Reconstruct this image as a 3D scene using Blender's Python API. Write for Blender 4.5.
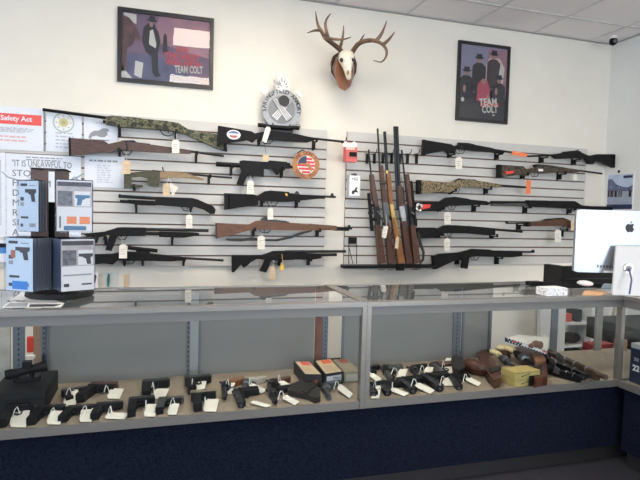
import bpy, bmesh, math, random
from mathutils import Vector, Matrix
random.seed(7)
SC = bpy.context.scene
COL = SC.collection
for o in list(bpy.data.objects): bpy.data.objects.remove(o)

# ------------------------------------------------------------------ camera
F, YAW, PITCH, ROLL, CY = 536.45, 0.29517, 0.05221, 0.025556, 241.0
CAM = Vector((0, 0, 1.18))
_r = Vector((math.cos(YAW), -math.sin(YAW), 0))
_f = Vector((math.sin(YAW)*math.cos(PITCH), math.cos(YAW)*math.cos(PITCH), -math.sin(PITCH)))
_u = _r.cross(_f)
RT = math.cos(ROLL)*_r + math.sin(ROLL)*_u
UP = -math.sin(ROLL)*_r + math.cos(ROLL)*_u
FW = _f
cam = bpy.data.objects.new('camera', bpy.data.cameras.new('camera'))
COL.objects.link(cam)
cam.matrix_world = Matrix((( RT.x, UP.x, -FW.x, CAM.x), (RT.y, UP.y, -FW.y, CAM.y), (RT.z, UP.z, -FW.z, CAM.z), (0, 0, 0, 1)))
cam.data.sensor_width = 36; cam.data.lens = F*36/640
cam.data.shift_y = (CY-240)/640
cam.data.clip_start = .02
SC.camera = cam

# ------------------------------------------------------------------ light and exposure
SC.view_settings.view_transform = 'Standard'; SC.view_settings.look = 'None'
SC.view_settings.gamma = 1; SC.view_settings.use_curve_mapping = False
SC.view_settings.exposure = 0.20
W = bpy.data.worlds.new('world'); SC.world = W; W.use_nodes = True
W.node_tree.nodes['Background'].inputs[0].default_value = (.62, .76, 1, 1)
W.node_tree.nodes['Background'].inputs[1].default_value = 1.0
TROFFER = 15.0
def area(name, loc, target, sx, sy, power, color):
    l = bpy.data.lights.new(name, 'AREA'); l.shape = 'RECTANGLE'; l.size = sx; l.size_y = sy
    l.energy = power; l.color = color
    o = bpy.data.objects.new(name, l); COL.objects.link(o); o.location = loc
    o.rotation_euler = (Vector(target)-Vector(loc)).to_track_quat('-Z', 'Y').to_euler()
    return o
area('shop_window_daylight', (-1.2, -3.40, 1.5), (-1.6, 3, 3.6), 4.6, 1.9, 92, (.80, .89, 1))
area('added_side_fill', (-4.0, .6, 1.65), (4.0, 2.6, 2.0), 2.6, 1.5, 62, (.80, .89, 1))  # added fill lamp from the left, brightens the right wall
area('added_right_wall_fill', (2.7, -3.40, 1.3), (4.0, 2.2, 2.6), 1.9, 2.2, 100, (.87, .94, 1))  # added fill lamp behind the camera, aimed at the right wall

# ------------------------------------------------------------------ pixel -> point on a real plane
def ray(x, y):
    return RT*((x-320)/F) + UP*(-(y-CY)/F) + FW
def ony(x, y, Y):
    d = ray(x, y); return CAM + d*(Y/d.y)
def onz(x, y, Z):
    d = ray(x, y); return CAM + d*((Z-CAM.z)/d.z)
def onx(x, y, X):
    d = ray(x, y); return CAM + d*(X/d.x)

# ------------------------------------------------------------------ materials
MATS = {}
def mat(name, col, rough=.5, metal=0, noise=0, scale=40, bump=0, col2=None, stretch=None, emit=None, spec=None, detail=3, ramp=None):
    if name in MATS: return MATS[name]
    m = bpy.data.materials.new(name); m.use_nodes = True; MATS[name] = m
    nt = m.node_tree; b = nt.nodes['Principled BSDF']
    b.inputs['Base Color'].default_value = (*col, 1); b.inputs['Roughness'].default_value = rough
    b.inputs['Metallic'].default_value = metal
    if spec is not None: b.inputs['Specular IOR Level'].default_value = spec
    if emit: b.inputs['Emission Color'].default_value = (*emit[0], 1); b.inputs['Emission Strength'].default_value = emit[1]
    if noise or bump or col2 or ramp:
        tc = nt.nodes.new('ShaderNodeTexCoord'); mp = nt.nodes.new('ShaderNodeMapping')
        nt.links.new(tc.outputs['Object'], mp.inputs[0])
        if stretch: mp.inputs['Scale'].default_value = stretch
        n = nt.nodes.new('ShaderNodeTexNoise'); n.inputs['Scale'].default_value = scale; n.inputs['Detail'].default_value = detail
        nt.links.new(mp.outputs[0], n.inputs['Vector'])
        if noise or col2 or ramp:
            r = nt.nodes.new('ShaderNodeValToRGB')
            if ramp:
                r.color_ramp.interpolation = 'CONSTANT'
                while len(r.color_ramp.elements) < len(ramp): r.color_ramp.elements.new(.5)
                for e, (p, c) in zip(r.color_ramp.elements, ramp): e.position = p; e.color = (*c, 1)
            else:
                c2 = col2 or tuple(min(1, c*(1+noise)) for c in col)
                c1 = col if col2 else tuple(c*(1-noise) for c in col)
                r.color_ramp.elements[0].position = .35; r.color_ramp.elements[1].position = .65
                r.color_ramp.elements[0].color = (*c1, 1); r.color_ramp.elements[1].color = (*c2, 1)
            nt.links.new(n.outputs['Fac'], r.inputs[0]); nt.links.new(r.outputs[0], b.inputs['Base Color'])
        if bump:
            bm = nt.nodes.new('ShaderNodeBump'); bm.inputs['Strength'].default_value = bump; bm.inputs['Distance'].default_value = .002
            nt.links.new(n.outputs['Fac'], bm.inputs['Height']); nt.links.new(bm.outputs[0], b.inputs['Normal'])
    return m
def glass(name, tint=(.93, .95, .95), refl=1.0):
    m = bpy.data.materials.new(name); m.use_nodes = True; nt = m.node_tree
    nt.nodes.remove(nt.nodes['Principled BSDF'])
    t = nt.nodes.new('ShaderNodeBsdfTransparent'); t.inputs[0].default_value = (*tint, 1)
    g = nt.nodes.new('ShaderNodeBsdfGlossy'); g.inputs['Roughness'].default_value = .015; g.inputs[0].default_value = (refl, refl, refl, 1)
    f = nt.nodes.new('ShaderNodeFresnel'); f.inputs[0].default_value = 1.5
    x = nt.nodes.new('ShaderNodeMixShader')
    ge = nt.nodes.new('ShaderNodeNewGeometry'); su = nt.nodes.new('ShaderNodeMath'); su.operation = 'SUBTRACT'; su.inputs[0].default_value = 1
    mu = nt.nodes.new('ShaderNodeMath'); mu.operation = 'MULTIPLY'
    nt.links.new(ge.outputs['Backfacing'], su.inputs[1]); nt.links.new(su.outputs[0], mu.inputs[0]); nt.links.new(f.outputs[0], mu.inputs[1])
    nt.links.new(mu.outputs[0], x.inputs[0]); nt.links.new(t.outputs[0], x.inputs[1]); nt.links.new(g.outputs[0], x.inputs[2])
    nt.links.new(x.outputs[0], nt.nodes['Material Output'].inputs[0]); MATS[name] = m
    return m
WALL = mat('wall_paint', (.78, .745, .67), .75, noise=.015, scale=6, bump=.05)
WALLR = mat('side_wall_paint', (.80, .81, .79), .75, noise=.015, scale=6, bump=.05)
CEIL = mat('ceiling_tile', (.88, .83, .83), .9, noise=.03, scale=130, bump=.15)
TBAR = mat('ceiling_bar', (.66, .64, .64), .5)
TRIM = mat('ceiling_edge', (.42, .40, .39), .6)
FLOOR = mat('floor_carpet', (.018, .017, .025), .95, noise=.5, scale=160, bump=.6)
SLAT = mat('slat_laminate', (.58, .57, .545), .45, noise=.02, scale=20)
GROOVE = mat('slat_groove', (.16, .10, .07), .7)
NAVY = mat('navy_carpet', (.0028, .0042, .011), .95, spec=.1, col2=(.008, .0115, .025), scale=150, bump=.8)
ALU = mat('aluminium', (.27, .255, .238), .38, .7, noise=.05, scale=25, stretch=(1, 8, 8))
ALUD = mat('dark_aluminium', (.16, .175, .20), .45, .6)
SHELF = mat('shelf_board', (.31, .25, .19), .6, noise=.08, scale=30)
DOORP = mat('sliding_door_panel', (.21, .205, .20), .30, noise=.03, scale=5)
GLASS = glass('clear_glass')
BLK = mat('gun_black', (.006, .006, .007), .5, .0, spec=.2, noise=.3, scale=60)
BLUE = mat('blued_steel', (.016, .017, .020), .30, .5, noise=.15, scale=40)
POLY = mat('black_polymer', (.007, .007, .008), .6, spec=.2, noise=.2, scale=90, bump=.2)
STEEL = mat('bright_steel', (.42, .42, .42), .28, .9, noise=.1, scale=50)
GREY = mat('grey_steel', (.13, .135, .14), .35, .8, noise=.1, scale=50)
BRASS = mat('brass', (.55, .38, .14), .3, .9)
WALN = mat('walnut', (.045, .017, .011), .38, col2=(.092, .036, .021), scale=18, stretch=(1, 6, 14))
WALN2 = mat('red_walnut', (.05, .018, .010), .35, col2=(.105, .042, .022), scale=18, stretch=(1, 6, 14))
WALL_V = mat('stock_wood', (.035, .015, .010), .30, col2=(.13, .052, .028), scale=22, stretch=(14, 6, 2))
HONEY = mat('honey_wood', (.17, .065, .02), .32, col2=(.28, .12, .04), scale=14, stretch=(14, 6, 2))
OAK = mat('service_walnut', (.085, .032, .013), .5, col2=(.16, .068, .030), scale=16, stretch=(1, 6, 14))
CAMO = mat('woodland_camo', (.1, .1, .05), .6, scale=26, stretch=(1, 1, 1.2), detail=5, ramp=[(0, (.010, .012, .007)), (.42, (.045, .052, .022)), (.49, (.16, .15, .085)), (.54, (.07, .08, .03)), (.60, (.015, .014, .010)), (.66, (.27, .25, .17))])
CAMOT = mat('tan_camo', (.3, .25, .15), .6, scale=55, detail=4, ramp=[(0, (.03, .025, .015)), (.42, (.15, .11, .055)), (.50, (.27, .21, .12)), (.60, (.08, .06, .03))])
CAMOB = mat('brown_camo', (.1, .08, .05), .6, scale=45, detail=4, ramp=[(0, (.008, .008, .006)), (.44, (.04, .036, .02)), (.52, (.15, .075, .045)), (.57, (.02, .02, .012)), (.66, (.2, .18, .13))])
TAN = mat('tan_stock', (.27, .18, .09), .5, noise=.15, scale=40)
OLIVE = mat('olive_stock', (.035, .035, .02), .6, col2=(.085, .08, .045), scale=50)
TAG = mat('tag_card', (.80, .76, .68), .7, noise=.02, scale=30)
TAGT = mat('tan_tag_card', (.68, .52, .34), .7, noise=.04, scale=30)
ORANGE = mat('orange_card', (.85, .20, .07), .6)
YEL = mat('yellow_plastic', (.80, .52, .05), .5)
STR = mat('white_string', (.75, .74, .70), .8)
BSTR = mat('black_string', (.02, .02, .02), .8)
INK = mat('printed_ink', (.03, .03, .035), .7)
GINK = mat('grey_ink', (.30, .31, .34), .7)
WHITE = mat('white_plastic', (.82, .82, .82), .35)
PAPER = mat('white_paper', (.74, .78, .86), .75, noise=.01, scale=20)
RED = mat('red_print', (.75, .06, .05), .6)
LEATH = mat('brown_leather', (.045, .014, .008), .36, col2=(.105, .036, .019), scale=35, bump=.3)
LEATHD = mat('dark_leather', (.02, .016, .014), .5, noise=.2, scale=35, bump=.3)
IVORY = mat('ivory_grip', (.78, .64, .36), .35, noise=.05, scale=40)
CASEB = mat('black_case', (.007, .007, .008), .6, spec=.35, noise=.2, scale=80, bump=.2)

# ------------------------------------------------------------------ mesh builder
class MB:
    def __init__(s): s.bm = bmesh.new()
    def _bev(s, vs0, w, seg=2):
        if w <= 0: return
        new = [v for v in s.bm.verts if v not in vs0]
        es = set()
        for v in new:
            for e in v.link_edges:
                if len(e.link_faces) == 2 and e.calc_face_angle(0) > .5: es.add(e)
        if es: bmesh.ops.bevel(s.bm, geom=list(es), offset=w, segments=seg, affect='EDGES', profile=.6, clamp_overlap=True)
    def box(s, a, b, bev=0, M=None):
        old = set(s.bm.verts) if bev else None
        x0, y0, z0 = (min(a[i], b[i]) for i in range(3)); x1, y1, z1 = (max(a[i], b[i]) for i in range(3))
        P = [(x0,y0,z0),(x1,y0,z0),(x1,y1,z0),(x0,y1,z0),(x0,y0,z1),(x1,y0,z1),(x1,y1,z1),(x0,y1,z1)]
        vs = [s.bm.verts.new(M @ Vector(p) if M else p) for p in P]
        for f in ((0,3,2,1),(4,5,6,7),(0,1,5,4),(1,2,6,5),(2,3,7,6),(3,0,4,7)): s.bm.faces.new([vs[i] for i in f])
        if bev: s._bev(old, bev)
        return s
    def ext(s, pts, d, bev=0, seg=2):
        """polygon (world points) extruded by vector d"""
        old = set(s.bm.verts)
        d = Vector(d); pts = [Vector(p) for p in pts]
        n = Vector((0, 0, 0))
        for i in range(len(pts)): n += (pts[i]-pts[0]).cross(pts[(i+1) % len(pts)]-pts[0])
        if n.dot(d) > 0: pts.reverse()
        A = [s.bm.verts.new(p) for p in pts]; B = [s.bm.verts.new(p+d) for p in pts]
        s.bm.faces.new(A); s.bm.faces.new(B[::-1])
        for i in range(len(A)):
            j = (i+1) % len(A); s.bm.faces.new((A[j], A[i], B[i], B[j]))
        s._bev(old, bev, seg)
        return s
    def tube(s, pts, r, n=10, cap=True):
        pts = [Vector(p) for p in pts]
        rs = r if isinstance(r, (list, tuple)) else [r]*len(pts)
        rings = []; ref = None
        for i, p in enumerate(pts):
            t = (pts[min(i+1, len(pts)-1)]-pts[max(i-1, 0)]).normalized()
            if ref is None: ref = t.orthogonal().normalized()
            u = (ref - t*ref.dot(t)).normalized(); ref = u; v = t.cross(u)
            rings.append([s.bm.verts.new(p + (u*math.cos(2*math.pi*k/n)+v*math.sin(2*math.pi*k/n))*rs[i]) for k in range(n)])
        for a, b in zip(rings, rings[1:]):
            for k in range(n): s.bm.faces.new((a[k], a[(k+1) % n], b[(k+1) % n], b[k]))
        if cap: s.bm.faces.new(rings[0][::-1]); s.bm.faces.new(rings[-1])
        return s
    def ell(s, c, rx, ry, rz, seg=16, M=None):
        T = Matrix.Translation(c) @ (M or Matrix()) @ Matrix.Diagonal((rx, ry, rz, 1))
        bmesh.ops.create_uvsphere(s.bm, u_segments=seg, v_segments=seg//2+2, radius=1, matrix=T)
        return s
    def build(s, name, m, root=None, smooth=True):
        bm = s.bm
        bmesh.ops.recalc_face_normals(bm, faces=bm.faces)
        me = bpy.data.meshes.new(name)
        if root is not None:
            inv = RM[root].inverted(); o = bpy.data.objects.new(name, me); o.parent = root; RM[o] = RM[root]
        else:
            vs = [v.co for v in bm.verts]
            c = Vector(((min(v.x for v in vs)+max(v.x for v in vs))/2, (min(v.y for v in vs)+max(v.y for v in vs))/2, min(v.z for v in vs)))
            inv = Matrix.Translation(-c); o = bpy.data.objects.new(name, me); o.location = c; RM[o] = Matrix.Translation(c)
        bm.transform(inv); bm.to_mesh(me); bm.free()
        me.materials.append(m)
        if smooth: me.shade_smooth(); me.set_sharp_from_angle(angle=math.radians(38))
        COL.objects.link(o)
        return o
RM = {}
def root(name, loc, label, cat, group=None, M=None):
    o = bpy.data.objects.new(name, None); COL.objects.link(o); o.empty_display_size = .05
    RM[o] = M if M is not None else Matrix.Translation(loc)
    o.matrix_world = RM[o]
    return tag(o, label, cat, group)
def tag(o, label, cat, group=None, kind=None):
    if label: o['label'] = label
    if cat: o['category'] = cat
    if group: o['group'] = group
    if kind: o['kind'] = kind
    return o
def struct(o): o['kind'] = 'structure'; return o
def text(name, s, m, parent, org, right, up, size, width=None, align='CENTER', shear=0, th=.0006, bold=0):
    """writing as mesh: org = baseline point, right / up = directions"""
    cu = bpy.data.curves.new(name, 'FONT'); cu.body = s; cu.size = size; cu.align_x = align; cu.extrude = th; cu.offset = bold; cu.shear = shear; cu.resolution_u = 2
    t = bpy.data.objects.new('t', cu); COL.objects.link(t)
    dg = bpy.context.evaluated_depsgraph_get(); me = bpy.data.meshes.new_from_object(t.evaluated_get(dg))
    bpy.data.objects.remove(t); bpy.data.curves.remove(cu)
    if width and me.vertices:
        xs = [v.co.x for v in me.vertices]; k = width/max(1e-6, max(xs)-min(xs))
        for v in me.vertices: v.co.x *= k
    R = Vector(right).normalized(); U = Vector(up); U = (U-R*U.dot(R)).normalized(); N = R.cross(U)
    Mx = Matrix(((R.x, U.x, N.x, org[0]), (R.y, U.y, N.y, org[1]), (R.z, U.z, N.z, org[2]), (0, 0, 0, 1)))
    me.transform(RM[parent].inverted() @ Mx)
    me.materials.clear(); me.materials.append(m)
    o = bpy.data.objects.new(name, me); o.parent = parent; RM[o] = RM[parent]; COL.objects.link(o)
    return o
XR, ZU = Vector((1, 0, 0)), Vector((0, 0, 1))

# ------------------------------------------------------------------ room
WY, WX, H = 4.1, 4.04, 2.82
def sbox(name, a, b, m, bev=0): return struct(MB().box(a, b, bev).build(name, m, smooth=bev > 0))
sbox('floor', (-4.2, -3.6, -.1), (4.2, 4.25, 0), FLOOR)
sbox('ceiling', (-4.2, -3.6, H), (4.2, 4.25, H+.1), CEIL)
sbox('wall_back', (-4.2, WY, 0), (4.2, WY+.15, H), WALL)
sbox('wall_right', (WX, -3.6, 0), (WX+.15, WY, H), WALLR)
struct(MB().box((-4.2, -3.6, 0), (-4.05, -.75, H)).box((-4.2, 1.95, 0), (-4.05, WY, H)).box((-4.2, -.75, 0), (-4.05, 1.95, .85)).box((-4.2, -.75, 2.45), (-4.05, 1.95, H)).build('wall_left', WALL, smooth=False))
w2 = struct(MB().box((-4.15, -.75, .85), (-4.08, -.69, 2.45)).box((-4.15, 1.89, .85), (-4.08, 1.95, 2.45)).box((-4.15, -.69, .85), (-4.08, 1.89, .91)).box((-4.15, -.69, 2.39), (-4.08, 1.89, 2.45)).box((-4.15, .57, .91), (-4.08, .63, 2.39)).build('added_side_window', ALU, smooth=False))  # unseen window, added to go with the left fill lamp
MB().box((-4.12, -.69, .91), (-4.114, 1.89, 2.39)).build('window_pane', GLASS, w2, False)  # pane of the added side window
mb = MB()
mb.box((-4.05, -3.6, 0), (-3.6, -3.45, H)).box((1.2, -3.6, 0), (1.7, -3.45, H)).box((3.7, -3.6, 0), (WX, -3.45, H)).box((1.7, -3.6, 2.45), (3.7, -3.45, H)).box((-3.6, -3.6, 0), (1.2, -3.45, .45)).box((-3.6, -3.6, 2.55), (1.2, -3.45, H))
struct(mb.build('wall_front', WALL, smooth=False))
w1 = MB().box((-3.6, -3.55, .45), (-3.54, -3.48, 2.55)).box((1.14, -3.55, .45), (1.2, -3.48, 2.55)).box((-3.6, -3.55, .45), (1.2, -3.48, .51)).box((-3.6, -3.55, 2.49), (1.2, -3.48, 2.55)).box((-1.23, -3.55, .45), (-1.17, -3.48, 2.55))
w1 = struct(w1.build('window_1', ALU, smooth=False))
MB().box((-3.54, -3.52, .51), (1.14, -3.514, 2.49)).build('window_pane', GLASS, w1, False)
d1 = struct(MB().box((1.7, -3.55, 0), (1.78, -3.47, 2.45)).box((3.62, -3.55, 0), (3.7, -3.47, 2.45)).box((1.78, -3.55, 2.37), (3.62, -3.47, 2.45)).box((2.66, -3.55, 0), (2.74, -3.47, 2.37)).box((1.78, -3.55, 0), (2.66, -3.47, .12)).box((2.74, -3.55, 0), (3.62, -3.47, .12)).build('added_glass_door', ALU, smooth=False))  # unseen glass door, added to go with the right-wall fill lamp
MB().box((1.78, -3.52, .12), (3.62, -3.514, 2.37)).build('added_door_pane', GLASS, d1, False)
mb = MB()
for k in range(-9, 6):
    x = 1.933+.6135*(k-1)+.6135
    if x < WX: mb.box((x-.012, -3.45, H-.004), (x+.012, WY, H))
for k in range(-5, 2): mb.box((-4.05, 2.46+1.22*k-.012, H-.0045), (WX, 2.46+1.22*k+.012, H))
struct(mb.build('trim_1', TBAR, smooth=False))
struct(MB().box((-4.05, WY-.018, H-.008), (WX, WY, H-.0046)).build('trim_2', TRIM, smooth=False))
struct(MB().box((WX-.018, -3.45, H-.008), (WX, WY-.018, H-.0046)).build('trim_3', TRIM, smooth=False))
LITE = mat('light_diffuser', (.9, .9, .88), .6, emit=((1, .87, .71), TROFFER))
def troffer(x0, y0, x1, y1, lab):
    r = root('ceiling_light', ((x0+x1)/2, (y0+y1)/2, H), lab, 'ceiling light', 'fluorescent panels in the ceiling grid')
    mb = MB()
    for a, b in (((x0, y0), (x1, y0+.03)), ((x0, y1-.03), (x1, y1)), ((x0, y0+.03), (x0+.03, y1-.03)), ((x1-.03, y0+.03), (x1, y1-.03))): mb.box((*a, H-.014), (*b, H-.006))
    mb.build('frame', TBAR, r, False)
    MB().box((x0+.03, y0+.03, H-.011), (x1-.03, y1-.03, H-.006)).build('diffuser', LITE, r, False)
troffer(.10, 2.50, 1.31, 3.10, 'lit fluorescent ceiling panel nearest the gun wall')
troffer(.10, .80, 1.31, 1.34, 'lit fluorescent ceiling panel in front of the display cases')
troffer(-2.35, 1.30, -1.13, 1.84, 'lit fluorescent ceiling panel over the left of the shop')
troffer(.10, -1.9, 1.31, -1.36, 'lit fluorescent ceiling panel near the shop window')
troffer(2.55, .80, 3.76, 1.34, 'lit fluorescent ceiling panel over the right of the shop')

# ------------------------------------------------------------------ slatwall panels
def slatwall(x0, x1, z0, z1, dz, label):
    r = root('slatwall_panel', ((x0+x1)/2, WY, z0), label, 'slatwall panel', 'grey slatwall panels')
    MB().box((x0, WY-.012, z0), (x1, WY-.0008, z1)).build('backing', GROOVE, r, False)
    mb = MB(); g = .0055; y1, y0 = WY-.012, WY-.026
    zs = [z0]; z = z0+.002
    n = round((z1-z0)/dz); st = (z1-z0)/n
    for k in range(n):
        a, b = z0+k*st+g, z0+(k+1)*st-g
        if k == 0: a = z0
        if k == n-1: b = z1
        def P(y, z): return (x0, y, z)
        mb.ext([P(y1, a+.006), P(y0, a), P(y0, b), P(y1, b-.006)], (x1-x0, 0, 0))
    mb.build('slat_face', SLAT, r, False)
slatwall(-1.75, 1.277, .762, 1.832, .0764, 'long grey slatwall panel left of the wall gap, with papers and the left guns')
slatwall(1.447, 3.80, .766, 1.834, .0763, 'grey slatwall panel right of the wall gap, behind the upright guns')

# ------------------------------------------------------------------ long guns on the wall
GY = 4.005
def pts(px, Y): return [ony(x, y, Y) for x, y in px]
def poly(name, m, px, t, r, Y, bev=.005):
    return MB().ext([p+Vector((0, -t/2, 0)) for p in pts(px, Y)], (0, t, 0), min(bev, t*.3)).build(name, m, r)
def rod(name, m, px, rad, r, Y, n=10):
    return MB().tube(pts(px, Y), rad, n).build(name, m, r)
def guard(px, r, Y, m=BLUE):
    return MB().tube(pts(px, Y), .0035, 6).build('trigger_guard', m, r)
def trig(x, y, r, Y):
    return MB().tube([ony(x, y, Y), ony(x+.4, y+1.3, Y), ony(x-.1, y+2.4, Y)], [.004, .003, .002], 6).build('trigger', BLUE, r)
def gun(kind, label, cat, parts, Y=GY, cx=None):
    allp = [p for q in parts for p in (q[2] if isinstance(q[2], list) else [])]
    xs = [p[0] for p in allp]; ys = [p[1] for p in allp]
    c = ony((min(xs)+max(xs))/2, (min(ys)+max(ys))/2, Y)
    r = root(kind, c, label, cat)
    for q in parts:
        nm, m, px, v = q[:4]; dy = q[4] if len(q) > 4 else 0
        if v < 0: rod(nm, m, px, -v, r, Y+dy)
        else: poly(nm, m, px, v, r, Y+dy)
        if nm == 'stock' and m in (WALN, OAK, POLY, BLK, CAMO) and False: pass
    return r
def extra(r, Y, gd=None, tr=None):
    if gd: guard(gd, r, Y)
    if tr: trig(*tr, r, Y)

RF, SG = 'rifle', 'shotgun'
g = gun('pump_shotgun', 'camouflage pump shotgun at the top of the left slatwall, barrel over the papers', SG, [
 ('stock', CAMO, [(160,121.5),(170,122),(178,123.2),(188,129.5),(205,132.5),(223,136),(224.5,151),(217,148.5),(200,141),(186,134.5),(172,131),(160,130)], .040),
 ('receiver', CAMO, [(140,118.6),(168,121.5),(172,123),(172,131),(140,128.4)], .036),
 ('forend', CAMO, [(106,117),(112,116),(141,118.4),(141,128.5),(120,127),(106,124.6)], .044),
 ('barrel', BLK, [(42.8,109.5),(108,118.2)], -.011), ('magazine_tube', BLK, [(103,121.5),(110,122.3)], -.011),
 ('butt_pad', BLK, [(222.5,136),(225.5,136.6),(227,151.6),(223.5,150.6)], .040)], Y=4.03)
extra(g, 4.03, [(160,130),(163,134.5),(168,136),(173,134.5),(174,131)], (168,131))
g = gun('bolt_action_rifle', 'brown walnut bolt-action rifle with its butt over the posted papers', RF, [
 ('stock', WALN, [(70.5,138.2),(104,140.8),(109,144.2),(115,142.8),(122,141.3),(150,145),(190,151.2),(190.8,153.8),(160,152.6),(135,151),(124,150),(115,150.5),(110,153.6),(105,151.5),(90,153.8),(71,155.6)], .042),
 ('butt_pad', BLK, [(69,138),(71,138.2),(71.5,155.8),(69.3,155.8)], .042),
 ('receiver', BLUE, [(121.5,140.6),(134,140.4),(137,142.5),(150,144),(150,147.5),(122,144.5)], .030),
 ('barrel', BLUE, [(146,145),(223.8,156)], -.0085), ('bolt_handle', BLUE, [(126,142),(127,146),(127.5,149)], -.005, -.025)])
extra(g, GY, [(121,150),(123,154),(129,155),(132,151)], (126,150))
g = gun('compact_rifle', 'small rifle with tan forend and olive thumbhole stock', RF, [
 ('stock', OLIVE, [(124,172.5),(131,172.6),(153,171),(160,172),(160,178),(159,186.8),(150,186.2),(147,184),(147.5,178.5),(140,176.5),(132,177.5),(131,184.3),(143,185),(143,187),(124,188.6)], .038),
 ('forend', TAN, [(158,171.8),(167,171.3),(186,173),(204,179),(203,180.4),(192,178.4),(175,177),(168,178.4),(158,179)], .036),
 ('receiver', BLUE, [(152,170),(170,171.6),(170,174),(152,173.6)], .026),
 ('barrel', BLUE, [(160,171.8),(232,177.8)], -.0075), ('bolt_handle', BLUE, [(164,172),(163,169.5),(162.4,167)], -.0045)])
extra(g, GY, [(150,179),(152,183.6),(157,183.8),(159,179)], (154,179.5))
g = gun('pump_shotgun', 'short black pump shotgun with bird-head grip, muzzle pointing left', SG, [
 ('receiver', BLK, [(155,196.8),(192.5,198),(196.5,199.2),(196,206),(190,207.6),(155,205)], .036),
 ('grip', POLY, [(193,198.4),(197,199.2),(213,206.2),(215.5,209.6),(214.4,214),(210.5,214),(203,209.4),(192,206.4)], .034),
 ('forend', POLY, [(128,199.6),(156,201),(156,205.6),(140,205.2),(129,203.4)], .044),
 ('barrel', BLUE, [(118.5,196.2),(160,198.6)], -.0115), ('magazine_tube', BLUE, [(120,201.2),(156,203)], -.0115),
 ('front_sight', BLUE, [(119,194),(120.6,194.2),(120.6,196),(119,196)], .006)])
extra(g, GY, [(181,206.8),(184,210.6),(190,211.2),(193,207)], (187,207))
g = gun('tactical_shotgun', 'black tactical shotgun with pistol grip and folded stock, beside the package rack', SG, [
 ('receiver', BLK, [(106,231),(112,229.3),(117.5,227.4),(124,227.2),(146,227.6),(146,236),(118,236.2),(108,235)], .036),
 ('stock', POLY, [(84,233.6),(91,233),(108,231.2),(108,235),(99,237.6),(97,243),(90,244),(87,240)], .030),
 ('grip', POLY, [(110,234.5),(117.5,235.5),(115,243),(111.5,251),(105.4,249.8)], .030),
 ('forend', POLY, [(159,231.6),(180,232),(197,232.6),(197,235.4),(184,237.6),(159,236.8)], .044),
 ('barrel', BLUE, [(140,229.2),(208.5,230.6)], -.0115), ('magazine_tube', BLUE, [(142,233),(199,234.4)], -.0115)])
extra(g, GY, [(117,236),(120,240),(125,239.4),(127,236)], (121,236.4))
g = gun('scoped_rifle', 'black rifle with short scope, lowest gun on the left slatwall', RF, [
 ('stock', POLY, [(91,254.2),(112,253.8),(121,251.6),(135,251.8),(158,254.2),(186,257.4),(186,260.2),(170,261.2),(140,260.4),(126,260.6),(118,260.2),(113,264.4),(104,263),(91,265)], .040),
 ('scope', BLK, [(128,247.6),(133,248.2),(150,250),(157.5,250.8)], -.013),
 ('scope_mount', BLK, [(136,248),(150,249.6),(150,254),(136,253)], .018),
 ('barrel', BLUE, [(150,256),(223.5,260.4)], -.009)])
extra(g, GY, [(124,260.4),(127,264),(132,264),(135,260.6)], (129,261))
g = gun('bolt_action_rifle', 'black bolt-action rifle with oval sticker on its stock, below the round metal emblem', RF, [
 ('stock', POLY, [(219.6,126.2),(251,131.6),(254.5,133.6),(262.5,132),(272,131.2),(295,134),(314,138.4),(314,140.6),(307,142.6),(290,141.4),(275,140),(262,139.4),(256,139.2),(252.6,142.6),(247.5,140.2),(235,142),(219,144.6)], .040),
 ('butt_pad', BLK, [(218,126),(220,126.2),(219.4,145.6),(217.4,145.2)], .040),
 ('receiver', BLUE, [(266,129.4),(292,131.6),(292,134.6),(266,132.8)], .028),
 ('scope', BLK, [(258,125),(263,125.4),(268,126.6),(288,128),(293,127.6),(299,128)], -.016),
 ('barrel', BLUE, [(290,134.5),(312,138.4),(345,141.9)], -.009)], Y=3.975)
extra(g, 3.975, [(262,139.6),(264,143.4),(270,144),(273,140.4)], (267,140.4))
# oval sticker
c = ony(233.7, 134.7, 3.954); mb = MB()
mb.ext([c+Vector((.050*math.cos(a*math.pi/12), 0, .034*math.sin(a*math.pi/12))) for a in range(24)], (0, .002, 0)); st = mb.build('sticker', WHITE, g); st['label'] = 'white, blue and red oval sticker'
mb = MB().ext([c+Vector((.043*math.cos(a*math.pi/12), -.001, .027*math.sin(a*math.pi/12))) for a in range(13)], (0, .002, 0)); mb.build('sticker_top', mat('sticker_blue', (.10, .16, .36), .5), st)
MB().ext([c+Vector((.030*math.cos(a*math.pi/12+math.pi), -.001, -.004+.020*math.sin(a*math.pi/12+math.pi))) for a in range(13)], (0, .002, 0)).build('sticker_base', mat('sticker_red', (.5, .12, .1), .5), st)
MB().box(c+Vector((-.043, -.0025, -.004)), c+Vector((.043, -.001, .008))).build('sticker_band', WHITE, st)
g = gun('ar_pistol', 'black pistol-grip carbine with bare buffer tube, left of the round wooden sign', RF, [
 ('receiver', BLK, [(239.6,161),(243,160.4),(264,162),(264,169),(251,170),(250,175),(243,173.6),(240,168)], .032),
 ('magazine', BLK, [(250,168),(263.8,168.6),(263.5,177),(251,176)], .024),
 ('buffer_tube', BLK, [(216,164),(219,164.2),(240,165.4)], -.018),
 ('grip', POLY, [(241.5,171),(249,174),(246,178),(242.6,186),(236.6,184)], .030),
 ('handguard', BLK, [(263,161.8),(276,162.6),(289.6,163),(290,168.6),(276,169.2),(263,169)], .034),
 ('hand_stop', POLY, [(271.5,169),(283.5,168.8),(277,175.4)], .022),
 ('barrel', BLUE, [(288,166.4),(298,166.8)], -.008),
 ('rail_sight', BLK, [(268,160.4),(272,160.6),(287,162),(287,163.5),(268,162.6)], .014)])
extra(g, GY, [(246,174.4),(250,177.4),(254,177)], (249,174.5))
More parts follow.
